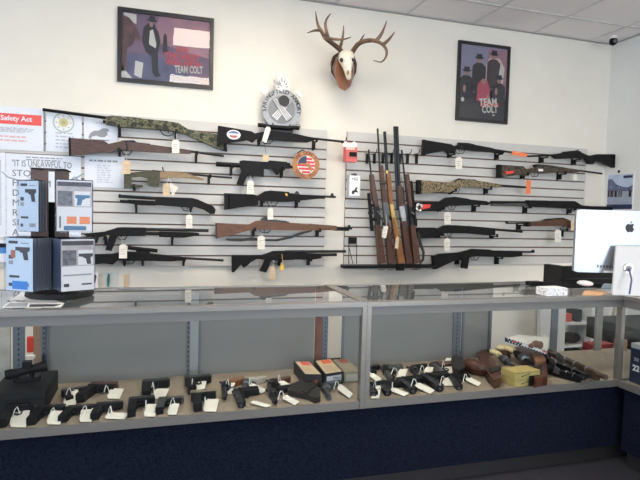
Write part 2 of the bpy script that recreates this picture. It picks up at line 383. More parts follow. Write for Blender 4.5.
g = gun('semi_automatic_carbine', 'black synthetic carbine with front sight post, above the service rifle', RF, [
 ('stock', POLY, [(228,193.4),(252.5,194.4),(257.5,195.8),(265,191.2),(270,190.6),(288.7,192),(288.7,201.9),(280,202),(266,201),(258,200.6),(257.5,205),(253.7,205.6),(240,207.4),(228,209.4)], .042),
 ('butt_pad', BLK, [(224.2,193.2),(229,193.4),(229,209.4),(224.2,209.8)], .042),
 ('handguard', POLY, [(286,192.4),(293,193.6),(299,194.6),(310,195.8),(324.4,196.6),(324.4,198.2),(310,199.6),(288,201.9)], .038),
 ('barrel', BLUE, [(300,195.6),(335.6,197)], -.0085),
 ('front_sight', BLUE, [(330,196.4),(331.4,193.2),(333,193.2),(334,196.6)], .010),
 ('rear_sight', BLUE, [(294,194),(296,191.2),(297.6,191.2),(300,194.6)], .014),
 ('safety_button', YEL, [(284.4,193.4),(286.6,193.6),(287,196.2),(285,195.6)], .044)])
extra(g, GY, [(266,201),(269,205.6),(275,205.8),(278,202)], (271,201.6))
g = gun('service_rifle', 'brown wooden service rifle with leather sling under it', RF, [
 ('stock', OAK, [(216.6,223),(246,224.4),(250,224.2),(256,221),(261,220.6),(285,222.4),(310,224.2),(310,230.4),(285,230.2),(256,229.2),(249,230.2),(235,234),(216.6,238.2)], .044),
 ('butt_plate', BLUE, [(215.4,223),(216.8,223),(216.8,238.4),(215.6,238.4)], .044),
 ('handguard', OAK, [(309,223.8),(336,225.8),(336,230),(309,230.4)], .038),
 ('receiver', BLUE, [(261,218.8),(264,216.8),(268,217.6),(272,219.4),(286,220.8),(290,222.6),(261,222)], .030),
 ('barrel', BLUE, [(334,227.4),(352,228.6)], -.008), ('gas_tube', BLUE, [(334,229.6),(341,229.8),(349,230)], -.008),
 ('front_sight', BLUE, [(347.6,228),(348,225),(350,225),(350.4,228.4)], .012),
 ('sling', LEATHD, [(226,238.6),(245,238.2),(252,237),(262,239),(276,239.2),(290,236.2),(302,231.8),(312,229.8),(312,231.4),(303,234),(291,238.4),(277,241.4),(262,241),(250,240.6),(240,241.6),(226,240.4)], .010, -.01)])
extra(g, GY, [(259,229),(262,232.6),(268,232.8),(271,230)], (264,229.6))
g = gun('tactical_shotgun', 'black shotgun with skeleton adjustable stock, yellow tag tied to it', SG, [
 ('receiver', BLK, [(262,255),(268,253),(273,251),(283,250.8),(294,251.8),(294,259.6),(275,260.4),(262,259.6)], .036),
 ('buffer_tube', BLK, [(232,256.8),(263,257)], -.015),
 ('stock', POLY, [(231.6,255),(256,255.4),(256,259),(250,262.5),(247.5,265),(243.4,267.7),(241,264),(238,267.6),(233.8,272.2),(231.8,272)], .028),
 ('grip', POLY, [(265,259),(271,260),(269.4,265),(265.8,272.4),(259.8,271)], .030),
 ('forend', POLY, [(291,253.4),(300,253),(320,253.6),(321,258),(310,259.8),(291,259)], .044),
 ('barrel', BLUE, [(285,251.6),(345.7,251.4)], -.0105), ('magazine_tube', BLUE, [(290,255.4),(336.5,254.6)], -.012)])
extra(g, GY, [(271,260.4),(274,264),(279,263.6),(281,260.6)], (275,261))
# right panel
g = gun('bolt_action_rifle', 'black bolt-action rifle at the top left of the right slatwall', RF, [
 ('stock', POLY, [(424,140.2),(450,144.4),(453,146.4),(459,144.4),(473.7,145),(490,148),(503.6,152.2),(502,154),(490,151.9),(474,151),(462,149.4),(455,149.6),(453,153.4),(448.7,153.9),(445.6,150.8),(430,153.4),(423,155.4)], .040),
 ('butt_pad', BLK, [(423,139.6),(424.6,140),(423.6,156),(422,155.4)], .040),
 ('receiver', BLUE, [(458,142.6),(467.5,143),(474,144.6),(474,146.8),(458,145.6)], .028),
 ('barrel', BLUE, [(472,145.2),(492,149.4),(520,153.6)], -.0085), ('bolt_handle', BLUE, [(461,145),(461.6,148.5),(462,151)], -.0045, -.025)])
extra(g, GY, [(455,149.6),(457,153.4),(463,153.4),(465,150)], (459.6,150))
g = gun('bolt_action_rifle', 'black bolt-action rifle at the top right, butt reaching the side wall', RF, [
 ('stock', POLY, [(552.4,156),(563,152.6),(579,152.2),(586,155.4),(590,156),(595,154.4),(612,154.4),(612.6,167.6),(594.7,160.6),(592,164.2),(588.2,163.6),(584.5,158.4),(579,158.2),(556,158.8)], .040),
 ('butt_pad', BLK, [(611,154.4),(613.6,154.6),(614.8,168.4),(612,167.6)], .040),
 ('receiver', BLUE, [(563,151.8),(576,150.4),(580,151.6),(580,154),(563,154)], .028),
 ('barrel', BLUE, [(527.4,156.2),(552,155.2),(566,153.4)], -.0085), ('bolt_handle', BLUE, [(578,152),(577,150),(578.6,149.8)], -.0045)])
extra(g, GY, [(572,158),(574,161.6),(579,161.6),(581,158)], (577,158.4))
g = gun('bolt_action_rifle', 'dark camouflage rifle with a red sticker on the butt, upper right', RF, [
 ('stock', CAMOB, [(500.4,165),(522,166.4),(525,169.4),(532,168.2),(540,165.6),(560,167),(577.6,170.6),(577,172.4),(560,172),(545,173.4),(532,172.8),(527,173.6),(524,176.2),(520,174.4),(500.4,177.6)], .040),
 ('butt_pad', BLK, [(497.4,164.6),(500.6,165),(500.6,177.8),(497.4,178)], .040),
 ('receiver', BLUE, [(533,165),(535,164.2),(547,165),(560,167),(560,168.6),(535,167.6)], .028),
 ('barrel', BLUE, [(556,167.4),(601.7,173.6)], -.0085)])
extra(g, GY, [(530,173),(532,176.6),(537,176.4),(539,173.4)], (534,173.4))
poly('sticker', RED, [(505.4,171.4),(514,170.6),(514,173),(506,174.4)], .002, g, GY-.022, 0)
poly('label_sticker', WHITE, [(538.4,168.8),(543,169),(543,171.4),(538.4,171.2)], .002, g, GY-.022, 0)
g = gun('bolt_action_rifle', 'tan camouflage rifle with black butt pad, beside the upright guns', RF, [
 ('stock', CAMOT, [(420,180.2),(445,182.4),(450,182.8),(457,180),(466,179.4),(485,182),(500,184.6),(500,187.4),(485,188),(470,187.4),(461,187.4),(453,190.4),(448,192.8),(440,191.6),(420,194)], .040),
 ('butt_pad', BLK, [(416.8,180),(420.4,180.2),(420.4,194),(417,194.2)], .040),
 ('receiver', BLUE, [(453,181),(458,178.4),(462,179),(474,179.6),(478,181.4),(466,180.8)], .028),
 ('barrel', BLUE, [(476,182),(500,185.4),(528,187.4)], -.0085)])
extra(g, GY, [(451,190),(453,193.4),(458,193),(460,188.6)], (456,189.4))
g = gun('semi_automatic_carbine', 'black carbine with red and white sticker on its butt', RF, [
 ('stock', POLY, [(415.4,202),(438.7,202),(445,198.2),(453.7,197.6),(468.7,199.4),(486,201.2),(487.5,203),(487,205.2),(477.5,204.9),(456,205.8),(448,205.8),(441,208.8),(433.7,211.2),(415.4,211.2)], .040),
 ('receiver', BLK, [(446,197.6),(454,196.8),(460,197.6),(468,198.8),(468,201.4),(446,201)], .030),
 ('barrel', BLUE, [(466,200.6),(489.4,203.2)], -.010)])
extra(g, GY, [(447,205.6),(449,209.2),(454,209.2),(456,205.8)], (451.4,206))
poly('sticker', RED, [(420,204.4),(431,204.4),(430,207.6),(421,209.8)], .002, g, GY-.022, 0)
mb = MB()
for cx, cy in ((418.4,205.6),(420.6,206.4),(418,208.4),(420,209)):
    c = ony(cx, cy, GY-.023); mb.ext([c+Vector((.019*math.cos(a*math.pi/8), 0, .019*math.sin(a*math.pi/8))) for a in range(16)], (0, .0015, 0))
mb.build('emblem', WHITE, g)
g = gun('pump_shotgun', 'long black shotgun pointing left, its butt running behind the computer', SG, [
 ('receiver', BLK, [(546,200.8),(573,201),(577,203),(577,208.2),(571,208.8),(546,207.6)], .036),
 ('stock', POLY, [(574,201.4),(580.6,205.4),(590,206.2),(605,206.4),(616,208),(616,220),(602,214),(588,209.6),(577,208.6)], .040),
 ('forend', POLY, [(526.6,200.2),(547,200.6),(547,207.4),(530,207),(527,205.4)], .044),
 ('barrel', BLUE, [(490.6,202),(548,202.6)], -.011), ('magazine_tube', GREY, [(491,204.6),(528,205.2)], -.011)])
extra(g, GY, [(566,208),(568,211.6),(574,211.6),(576,208.4)], (571.4,208.4))
g = gun('semi_automatic_shotgun', 'black shotgun beside the sling of the upright guns, second from the bottom', SG, [
 ('stock', POLY, [(416.2,227.6),(433.7,227.5),(437,228.8),(444,225.6),(449,225),(449,233),(443,233.4),(436,237),(417.5,238.8)], .040),
 ('receiver', BLK, [(443,225.4),(456,225.2),(468.7,226.2),(470,233.4),(448.7,233.2)], .034),
 ('forend', POLY, [(468,226),(482,228),(494,230),(494,235.2),(486,235.2),(468,233.6)], .042),
 ('barrel', BLUE, [(468,227),(522,231.8)], -.0105), ('front_sight', BLUE, [(520.4,229.6),(521.6,229.4),(522,231.4),(520.4,231.4)], .006)])
extra(g, GY, [(443,233.2),(445,236.6),(450,236.6),(452,233.4)], (447.4,233.6))
g = gun('wooden_carbine', 'short brown wooden carbine with two price tags, left of the computer', RF, [
 ('stock', WALN2, [(527,222.6),(545,220.6),(560,218.6),(566,219.2),(573,223),(590,224),(606,226),(606,238),(590,233),(575,229),(568,227.4),(560,225.6),(545,226),(527,226)], .040),
 ('receiver', BLUE, [(542,220.8),(545,219),(562,217.6),(567,219.4),(560,220),(545,221.8)], .026),
 ('barrel', BLUE, [(506,223.2),(530,223.2)], -.007), ('barrel_band', BLUE, [(526,221.6),(529,221.4),(529,226.6),(526,226.6)], .044),
 ('front_sight', BLUE, [(505.4,223),(505.8,220.8),(507.4,220.8),(508,223)], .010)])
extra(g, GY, [(559,226),(561,229.4),(566,229.4),(568,227)], (563,226.4))
g = gun('semi_automatic_carbine', 'black magazine-fed rifle, lowest gun on the right slatwall', RF, [
 ('stock', POLY, [(433.4,256),(438.7,253.8),(458.7,252.5),(471,249.4),(490,250.2),(510,251.6),(521,252.4),(521,256),(510,257.2),(476,256.2),(462.5,257.6),(450,262),(436,268.6),(434.4,268)], .040),
 ('butt_pad', BLK, [(431.8,255.6),(433.8,256),(435.2,268.8),(433.4,269)], .040),
 ('receiver', BLK, [(468,250),(471,248.8),(490,249.6),(492,251.4),(470,252)], .030),
 ('magazine', BLK, [(463,257),(469,257),(466.8,268.8),(461,268)], .024),
 ('barrel', BLUE, [(490,251.4),(533.4,252)], -.0085), ('front_sight', BLUE, [(531.4,251.4),(532,249.8),(534,249.8),(534.4,252.6),(531.6,252.6)], .010)])
extra(g, GY, [(470,256.4),(472,260),(477,260),(479,256.6)], (474,257))
# upright guns (muzzles up), leaning on the rack rail
def vgun(kind, label, cat, parts, Y, n=None):
    return gun(kind, label, cat, parts, Y)
VY = 3.985
g = gun('scoped_rifle', 'leftmost upright rifle, thin barrel and long dark scope', RF, [
 ('barrel', BLUE, [(368.6,149.6),(371.4,178),(374,200)], -.007),
 ('forend', WALL_V, [(369.8,174.6),(372.8,174.4),(375.4,190),(378,206),(374.2,207),(371.2,192)], .040),
 ('receiver', BLUE, [(373.8,205),(378.2,204.6),(380,214),(379.6,227),(375.8,228),(374.6,214)], .030),
 ('bolt', STEEL, [(377.4,211),(380.4,215)], -.006, -.018),
 ('stock', WALL_V, [(374.6,225),(378.6,224.6),(380,232),(382.4,244),(384.8,262.6),(378.2,264),(377,245),(375.8,234)], .040),
 ('scope', BLK, [(368.6,193),(369,197),(370,206),(371.4,224),(372.2,231)], -.014, -.01),
 ('scope_mount', BLK, [(370,204),(376,204),(376.4,207),(370.2,207)], .012, -.01), ('scope_mount', BLK, [(371,218),(377,218),(377.4,221),(371.2,221)], .012, -.01),
 ('turret', BLK, [(368.4,211.6),(372.6,211),(372.8,214),(368.6,214.4)], .022, -.012)], Y=VY)
extra(g, VY, [(379.4,216),(382.6,220),(382.6,226),(379.8,228.6)], None)
g = gun('lever_action_rifle', 'second upright rifle from the left, slim barrel over a red-brown forend', RF, [
 ('barrel', BLUE, [(377.6,128.5),(379.6,165),(382.4,190)], -.0075),
 ('forend', WALN2, [(379.2,165.6),(382.4,165.4),(384.6,184),(386.6,202),(382.4,202.4),(380.6,184)], .034),
 ('barrel_band', BLUE, [(380.4,183),(385,182.6),(385.2,184.6),(380.6,185)], .040),
 ('receiver', GREY, [(382.4,201.6),(387,201.4),(388.6,212),(389,225),(385.4,225.6),(383.4,214)], .030),
 ('stock', WALL_V, [(385.2,223),(388.6,222.6),(389.6,232),(392,246),(394.6,262.6),(388,264),(386.6,246),(385.8,234)], .038),
 ('hammer', BLUE, [(382.6,222),(384.4,223.4),(384.8,226),(383,225)], .012),
 ('lever', BLUE, [(388.4,214),(391.6,219),(392.6,228),(391.4,235),(389.8,234)], -.004)], Y=VY-.005)
g = gun('single_shot_rifle', 'middle upright rifle, honey-coloured wood and a brass receiver', RF, [
 ('barrel', BLUE, [(384.6,131.6),(387,171),(389,190)], -.0125),
 ('barrel_collar', BRASS, [(386.6,170.4),(387,174)], -.0145),
 ('forend', HONEY, [(386,173.4),(389.6,173),(391,188),(392.2,204),(388.6,204.6),(387.4,189)], .034),
 ('receiver', BRASS, [(389.2,203.6),(392.4,203.4),(394,212),(394.2,218.4),(391.2,219)], .030),
 ('stock', HONEY, [(391.2,217.6),(394.2,217.2),(395.6,226),(399.6,240),(404.6,262.4),(398,264),(395.2,243),(392.4,228)], .038),
 ('hammer', BLK, [(388.6,215),(391.6,217),(391.4,221),(389.2,219)], .014, -.01),
 ('lever', BRASS, [(394,216),(398,223),(399.4,231),(397,236),(395.6,230)], -.0045)], Y=VY-.01)
g = gun('double_barrel_shotgun', 'tallest upright gun, thick double-barrelled shotgun fourth from the left', SG, [
 ('barrel', BLUE, [(394.6,126.4),(395.8,165),(398,210)], -.0115), ('barrel', BLUE, [(397,126.6),(398.4,165),(400.4,210)], -.0115),
 ('forend', WALN, [(396.4,186),(401.2,186),(402.8,206),(398.2,206.6)], .040),
 ('receiver', STEEL, [(398.2,206.6),(403,206),(405,215),(404.8,222.4),(401,222.6),(399.6,214)], .034),
 ('top_lever', BLUE, [(399.4,217),(401.6,218),(401.4,222),(399.8,220)], .012, -.012),
 ('stock', WALN, [(401,221),(404.6,220.8),(405.6,230),(408.4,244),(412.2,262.4),(405.8,264),(403.6,246),(401.8,232)], .038)], Y=VY-.012)
extra(g, VY-.012, [(404.6,213),(407.4,217),(407.4,224),(405,226.6)], None)
g = gun('scoped_rifle', 'rightmost upright rifle, with a dark scope and a sling hanging beside it', RF, [
 ('barrel', BLUE, [(401.6,150),(405,180),(407,200)], -.0075),
 ('forend', WALL_V, [(404.4,174.4),(408,174),(410.4,190),(412.6,206),(408.4,207),(406.2,190)], .040),
 ('receiver', BLUE, [(408,205),(412.8,204.6),(414.4,214),(414.4,226),(410.6,227),(409,214)], .030),
 ('bolt', STEEL, [(411.4,212),(415,215)], -.006, -.018),
 ('stock', WALL_V, [(409.8,225),(414,224.6),(415.4,233),(417.4,246),(419.6,262.6),(413,264),(411.8,246),(410.6,235)], .040),
 ('scope', BLK, [(410.4,181),(411,185),(412.4,199),(414.6,219),(415.6,226)], -.015, -.01),
 ('scope_mount', BLK, [(408,196),(413,196),(413.4,199),(408.4,199)], .012, -.01), ('scope_mount', BLK, [(410,214),(414.6,214),(415,217),(410.4,217)], .012, -.01),
 ('sling', LEATHD, [(417,232),(419.2,232),(421.6,243),(424.6,252),(424,260),(420.6,264),(415,262),(415.4,260.6),(420,261.8),(422.4,258.6),(422.4,252),(419,244)], .008)], Y=VY-.002)
extra(g, VY-.002, [(414,216),(417,220),(417,226),(414.6,228)], None)
g = gun('lever_action_rifle', 'short dark upright rifle tucked behind the rightmost upright one', RF, [
 ('barrel', BLUE, [(402.4,187),(404.6,212)], -.010), ('receiver', GREY, [(402.4,204),(406.6,204),(409.6,226),(405,226.6)], .028),
 ('stock', WALN, [(405.4,226),(408.6,225.4),(413.4,262.4),(408.6,264)], .032)], Y=VY+.03)
r = root('gun_rack', ony(388, 265, 4.03), 'black wire rail under the upright guns', 'gun rack')
MB().box(ony(340.4,266.4,4.075), ony(437,264.2,4.055), .002).build('back_bar', BLK, r)
MB().box(ony(340.4,267.4,4.0), ony(437,265.4,3.92), .003).build('tray', BLK, r)
MB().box(ony(396,263.6,3.925), ony(404.4,270.6,3.90), .003).build('clamp', BLK, r)
for x in (378.5, 387, 395, 411, 414): 
    a = ony(x, 266.6, 3.92); MB().tube([a, a+Vector((.0, -.02, -.02)), a+Vector((.03, -.03, -.022)), a+Vector((.055, -.015, -.005)), a+Vector((.055, .01, 0))], .0025, 6).build('wire_hook', BLK, r)
for x in (348, 432):
    MB().box(ony(x-.8, 264.6, 4.06), ony(x+.8, 266.4, 3.94)).build('arm', BLK, r)
r = root('barrel_rest', ony(392, 158, 4.06), 'row of black blocks on a bar holding the upright gun barrels', 'gun rack')
MB().box(ony(364.6,153.4,4.074), ony(419,156.6,4.062)).build('bar', GREY, r, False)
for x in (367.2, 374.4, 383, 391.6, 400, 407.6, 416.6):
    MB().box(ony(x-1.3, 153.6, 4.06), ony(x+1.3, 163.6, 4.045), .002).build('block', BLK, r)
for x in (341.5, 371.5, 388, 405.6, 413.8):
    a = ony(x, 154.5 if x > 350 else 143, 4.073)
    tag(MB().tube([a, a+Vector((.0, -.07, -.004)), a+Vector((.005, -.09, .012)), a+Vector((.008, -.094, .036))], .0032, 6).build('wire_hook', BLK), 'black wire peg with upturned tip along the top of the right slatwall', 'hook', 'wire pegs above the upright guns')

# ------------------------------------------------------------------ brackets under the guns
def bracket(x, y0, y1, lab):
    a = ony(x, y0, 4.0); b = ony(x, y1, 4.074)
    z0 = b.z; z1 = ony(x, y0, 4.0).z; X = a.x
    Xb = X
    mb = MB().box((Xb-.008, 4.066, z0-.006), (Xb+.008, 4.0745, max(z1, z0+.03)+.012)).box((Xb-.006, 3.972, z1-.012), (Xb+.006, 4.067, z1-.002)).box((Xb-.008, 3.964, z1-.012), (Xb+.008, 3.973, z1+.016))
    mb.box((Xb-.006, 4.02, z0), (Xb+.006, 4.067, z1-.010))
    tag(mb.build('gun_bracket', BLK), lab, 'bracket', 'black slatwall brackets under the guns')
BR = [(119,127,136,'forend of the camouflage pump shotgun'),(176,132,139,'stock wrist of the camouflage pump shotgun'),(119,150.5,156,'grip of the walnut rifle'),(196.7,153.6,162.5,'barrel of the walnut rifle'),
(134,187,190,'olive thumbhole stock'),(209.5,177,184,'thin barrel of the small tan rifle'),(136,205.6,212,'forend of the short bird-head shotgun'),(191,208,211.5,'grip end of the short bird-head shotgun'),
(105,238,244,'stock of the pistol-grip shotgun by the package rack'),(172.5,237.5,244.5,'forend of the pistol-grip shotgun by the package rack'),(124,261,265,'trigger area of the lowest left rifle'),(142.5,261,265,'middle of the lowest left rifle'),(184,260.5,265,'forend tip of the lowest left rifle'),
(260,140,145,'grip of the rifle with the oval sticker'),(315.5,141,150,'barrel of the rifle with the oval sticker'),(232,167,175,'buffer tube of the pistol-grip carbine'),(283,169,177.5,'handguard of the pistol-grip carbine'),
(263,201.4,206,'stock wrist of the black synthetic carbine'),(298,201,207.5,'handguard of the black synthetic carbine'),(254.5,229.6,235,'stock wrist of the brown service rifle'),(319,230.4,236,'front wood of the brown service rifle'),(280.5,260.4,265,'receiver of the skeleton-stock shotgun'),(310,259.6,264.5,'forend of the skeleton-stock shotgun'),
(452.5,153.8,157.6,'grip of the top left rifle of the right slatwall'),(500,153.6,160,'forend of the top left rifle of the right slatwall'),(545,156.8,163,'barrel of the top right rifle'),(577.5,159,165,'trigger area of the top right rifle'),(526,174.4,179,'grip of the dark camouflage rifle'),(563,173.4,180,'forend of the dark camouflage rifle'),
(489,188.4,194,'forend of the tan camouflage rifle'),(454,190.4,194,'grip of the tan camouflage rifle'),(442,208.4,211.4,'grip of the carbine with the red sticker'),(477,205.4,211.5,'forend of the carbine with the red sticker'),(528.5,207,213,'forend of the long shotgun by the computer'),(573,209,213.5,'trigger area of the long shotgun by the computer'),
(441,234.4,237.4,'grip of the black shotgun second from the bottom'),(495,235.6,238,'forend of the black shotgun second from the bottom'),(522,224.6,229.5,'barrel of the short wooden carbine'),(565,230,236.6,'trigger area of the short wooden carbine'),(460,258.6,263.6,'stock of the magazine-fed rifle'),(500,257.4,263.6,'forend of the magazine-fed rifle')]
for x, y0, y1, l in BR: bracket(x, y0, y1, 'black bracket under the ' + l)

# ------------------------------------------------------------------ hanging price tags
def wtag(quad, frm, lab, m=TAG, Y=3.955, sm=STR, lines=3):
    P = pts(quad, Y); c = sum(P, Vector())/len(P)
    r = root('price_tag', c, lab, 'price tag')
    u = (P[1]-P[0]).normalized(); w = (P[3]-P[0]); L = (P[1]-P[0]).length; k = .22
    Q = [P[0]+u*L*k, P[1]-u*L*k, P[1]+w*.12, P[2], P[3], P[0]+w*.12]
    MB().ext(Q, (0, .0012, 0)).build('card', m, r, False)
    top = (P[0]+P[1])/2+w*.1
    f = ony(*frm, Y+.0) 
    MB().tube([top+Vector((0, -.001, 0)), (top+f)/2+Vector((.003, -.003, 0)), f+Vector((0, .01, 0))], .0014, 5).build('string', sm, r)
    if lines:
        mb = MB()
        for i in range(lines):
            t = .34+.5*i/lines; a = P[0]+w*t+u*L*.2; b = a+u*L*(.6 if i % 2 == 0 else .4)
            mb.ext([a+Vector((0,-.0004,0)), b+Vector((0,-.0004,0)), b+w*.03+Vector((0,-.0004,0)), a+w*.03+Vector((0,-.0004,0))], (0, .0003, 0))
        mb.build('writing', GINK, r, False)
def rc(x0, y0, x1, y1, sk=0): return [(x0, y0), (x1, y0), (x1+sk, y1), (x0+sk, y1)]
wtag(rc(172,139.6,179.4,153.2), (176.5,133), 'cream price tag hanging from the camouflage pump shotgun', Y=3.96)
wtag(rc(122.4,160.4,130.4,174), (126,151), 'cream price tag hanging from the walnut rifle', TAGT, Y=3.96)
wtag([(163.4,183.4),(169.4,183),(169.8,195.6),(163,196)], (168.5,177.6), 'tan price tag hanging from the small tan rifle', TAGT)
wtag([(169,183.6),(172.6,183),(178.4,187.6),(172.6,196.6)], (168.6,177.6), 'tilted white price tag beside the tan one on the small tan rifle', Y=3.95)
wtag(rc(186,214.8,192.4,228.2), (189,209.4), 'price tag hanging from the short bird-head shotgun')
wtag(rc(119,244.4,127,258.4), (121.5,238), 'price tag hanging from the pistol-grip shotgun by the package rack', Y=3.945)
wtag([(266,126.2),(271.2,127.6),(266.4,142.6),(261.8,141)], (270,127), 'slanting white tag stuck on the rifle below the metal emblem', Y=3.93, lines=0)
wtag(rc(262.8,154.6,269,161), (264.4,143.4), 'small tan tag on a long black string above the pistol-grip carbine', TAGT, sm=BSTR, lines=0)
wtag(rc(247,180.4,253.6,194), (250,176), 'white price tag hanging from the pistol-grip carbine')
wtag(rc(267.6,208,273.2,219.6), (271,204.6), 'price tag hanging from the black synthetic carbine')
wtag(rc(257.6,235.8,264.8,249.2), (262,231.4), 'price tag hanging over the sling of the service rifle', Y=3.945)
wtag(rc(269.8,266.4,275.2,279.8), (274,261), 'pale price tag hanging from the skeleton-stock shotgun', TAGT)
wtag([(280.6,264.2),(283.4,264),(284.4,269.6),(280,270.4)], (282.2,254), 'small yellow tag hanging from the skeleton-stock shotgun', YEL, sm=YEL, lines=0)
wtag(rc(455.6,157.2,462,169), (460.4,151.6), 'price tag hanging from the top left rifle of the right slatwall')
wtag([(512.2,150.6),(527.4,153.4),(526.6,157.4),(511.8,154.6)], (512.4,152.6), 'orange-edged tag wrapped round a rifle muzzle at the top right', ORANGE, Y=3.985, lines=0)
wtag(rc(526.4,180,531.2,194,-.6), (531.4,174.6), 'bright orange tag hanging from the dark camouflage rifle', ORANGE)
wtag(rc(573.4,174.4,577.2,180.6), (575.6,172.8), 'small pale tag hanging near the muzzle of the dark camouflage rifle', lines=0)
wtag(rc(444.4,212.2,450.8,224.2), (448,207), 'price tag hanging from the carbine with the red sticker')
wtag(rc(444.4,238.4,449.8,251.4), (447,234), 'price tag hanging from the black shotgun second from the bottom')
wtag(rc(571,220.4,576,230.4), (573,218.6), 'tan price tag at the stock wrist of the short wooden carbine', TAGT)
wtag(rc(555,229.6,561.2,242), (560,226), 'price tag hanging below the short wooden carbine')
wtag(rc(383.6,226,388.4,227.4,-1.2)[:2]+[(386,238.4),(381.6,237)], (386.6,215), 'price tag hanging among the left upright guns', Y=3.93)
wtag(rc(396.2,236.6,399.4,237,0)[:2]+[(398.2,249),(394.8,248.2)], (394,212), 'narrow tag on a twisted yellow string by the honey-wood rifle', TAGT, Y=3.92, sm=YEL)
bpy.data.materials['orange_card']
# ------------------------------------------------------------------ posters
def frame(name, label, cat, quad, art, bw=.028, d=.025, Y=WY):
    P = pts(quad, Y)                                     # TL TR BR BL on the wall
    x0 = (P[0].x+P[3].x)/2; x1 = (P[1].x+P[2].x)/2; z1 = (P[0].z+P[1].z)/2; z0 = (P[2].z+P[3].z)/2
    r = root(name, ((x0+x1)/2, Y, z0), label, cat)
    mb = MB()
    mb.box((x0, Y-d, z0), (x0+bw, Y, z1)).box((x1-bw, Y-d, z0), (x1, Y, z1)).box((x0+bw, Y-d, z0), (x1-bw, Y, z0+bw)).box((x0+bw, Y-d, z1-bw), (x1-bw, Y, z1))
    mb.build('frame', mat('frame_black', (.012, .011, .014), .4), r, False)
    return r, x0+bw, x1-bw, z0+bw, z1-bw
def flat(name, m, pl, r, x0, x1, z0, z1, y):
    w, h = x1-x0, z1-z0
    return MB().ext([(x0+u*w, y, z0+v*h) for u, v in pl], (0, .0008, 0)).build(name, m, r, False)
def el(cx, cy, rx, ry, n=12): return [(cx+rx*math.cos(2*math.pi*i/n), cy+ry*math.sin(2*math.pi*i/n)) for i in range(n)]
MAU = mat('poster_mauve', (.13, .09, .16), .55, col2=(.22, .12, .20), scale=5)
PINK = mat('poster_pink', (.42, .20, .24), .55, col2=(.30, .16, .24), scale=8)
DK = mat('poster_dark', (.022, .018, .032), .55)
PALE = mat('poster_pale', (.62, .58, .56), .55)
BRN = mat('poster_brown', (.13, .06, .07), .55, noise=.3, scale=20)
SKIN = mat('poster_skin', (.36, .20, .17), .55)
PRED = mat('poster_red', (.62, .06, .08), .55)
BLUEG = mat('poster_blue_grey', (.10, .10, .19), .55, noise=.2, scale=12)
r, x0, x1, z0, z1 = frame('framed_poster', 'wide black-framed western poster with red lettering, upper left wall', 'framed poster', [(116.7,7.4),(213.6,19.4),(212.8,90),(118.4,82)], None)
a = (r, x0, x1, z0, z1)
flat('print', MAU, [(0,0),(1,0),(1,1),(0,1)], *a, WY-.010)
def fl(n, m, p, k=1): flat(n, m, p, *a, WY-.010-.001*k)
fl('print_sky', PINK, [(.30,.62),(1,.42),(1,1),(.42,1)]); fl('print_ground', BLUEG, [(0,0),(.95,0),(.5,.36),(0,.42)])
fl('print_patch', PALE, [(.02,.86),(.16,.84),(.16,.98),(.02,.99)], 2)
fl('print_horse', BRN, [(0,.1),(.05,.12),(.06,.45),(.12,.52),(.15,.62),(.2,.58),(.21,.65),(.13,.85),(.08,.92),(.03,.95),(0,.9)], 3)
fl('print_page', PALE, [(.14,.06),(.22,.02),(.24,.26),(.15,.28)], 3); fl('print_page', PALE, [(0,.0),(.12,.0),(.04,.12),(0,.2)], 3)
fl('print_coat', DK, [(.22,.60),(.24,.80),(.29,.87),(.36,.86),(.41,.74),(.43,.62),(.40,.42),(.41,.14),(.44,.08),(.38,.05),(.34,.12),(.33,.36),(.26,.44)], 4)
fl('print_shirt', PALE, [(.30,.55),(.31,.76),(.345,.78),(.385,.56),(.375,.5)], 5)
fl('print_hat', DK, [(.26,.92),(.30,.93),(.31,.99),(.36,.99),(.37,.93),(.40,.91),(.33,.89)], 6); fl('print_face', SKIN, el(.325,.86,.022,.045), 5)
fl('print_figure', DK, [(.455,.45),(.46,.68),(.475,.74),(.49,.74),(.505,.68),(.51,.45),(.49,.44)], 4)
t_sz = (z1-z0)
def ptext(nm, s, m, u, v, size, w, k=7, rot=0, **kw):
    R = Vector((math.cos(rot), 0, math.sin(rot))); U = Vector((-math.sin(rot), 0, math.cos(rot)))
    text(nm, s, m, a[0], (a[1]+u*(a[2]-a[1]), WY-.010-.001*k, a[3]+v*(a[4]-a[3])), R, U, size, w, **kw)
W_ = x1-x0
ptext('lettering', 'HOW', PRED, .68, .47, .060, .15*W_, bold=.0012); ptext('lettering', 'THE WEST', PRED, .68, .365, .060, .40*W_, bold=.0012); ptext('lettering', 'WAS WON', PRED, .70, .26, .060, .42*W_, bold=.0012)
ptext('lettering', 'TEAM COLT', PALE, .76, .165, .072, .33*W_, 9, rot=.06, bold=.0015)
MB().box((x0, WY-.0225, z0), (x1, WY-.021, z1)).build('glazing', GLASS, r, False)
r, x0, x1, z0, z1 = frame('framed_poster', 'tall black-framed poster of five people in cowboy hats, upper right wall', 'framed poster', [(457.8,41.4),(509.6,46.8),(505.6,124.2),(454.8,120.6)], None, bw=.024)
a = (r, x0, x1, z0, z1)
flat('print', mat('poster_dusk', (.28, .25, .36), .55), [(0,0),(1,0),(1,1),(0,1)], *a, WY-.010)
fl('print_sky', PINK, [(.45,.3),(1,.3),(1,.98),(.6,.98)]); fl('print_ground', DK, [(0,0),(1,0),(1,.34),(.7,.42),(.3,.36),(0,.34)])
fl('print_shirt', mat('poster_glow', (.66, .48, .47), .5), [(.55,.5),(.56,.78),(.62,.85),(.84,.86),(.95,.74),(.93,.52),(.8,.45)], 2)
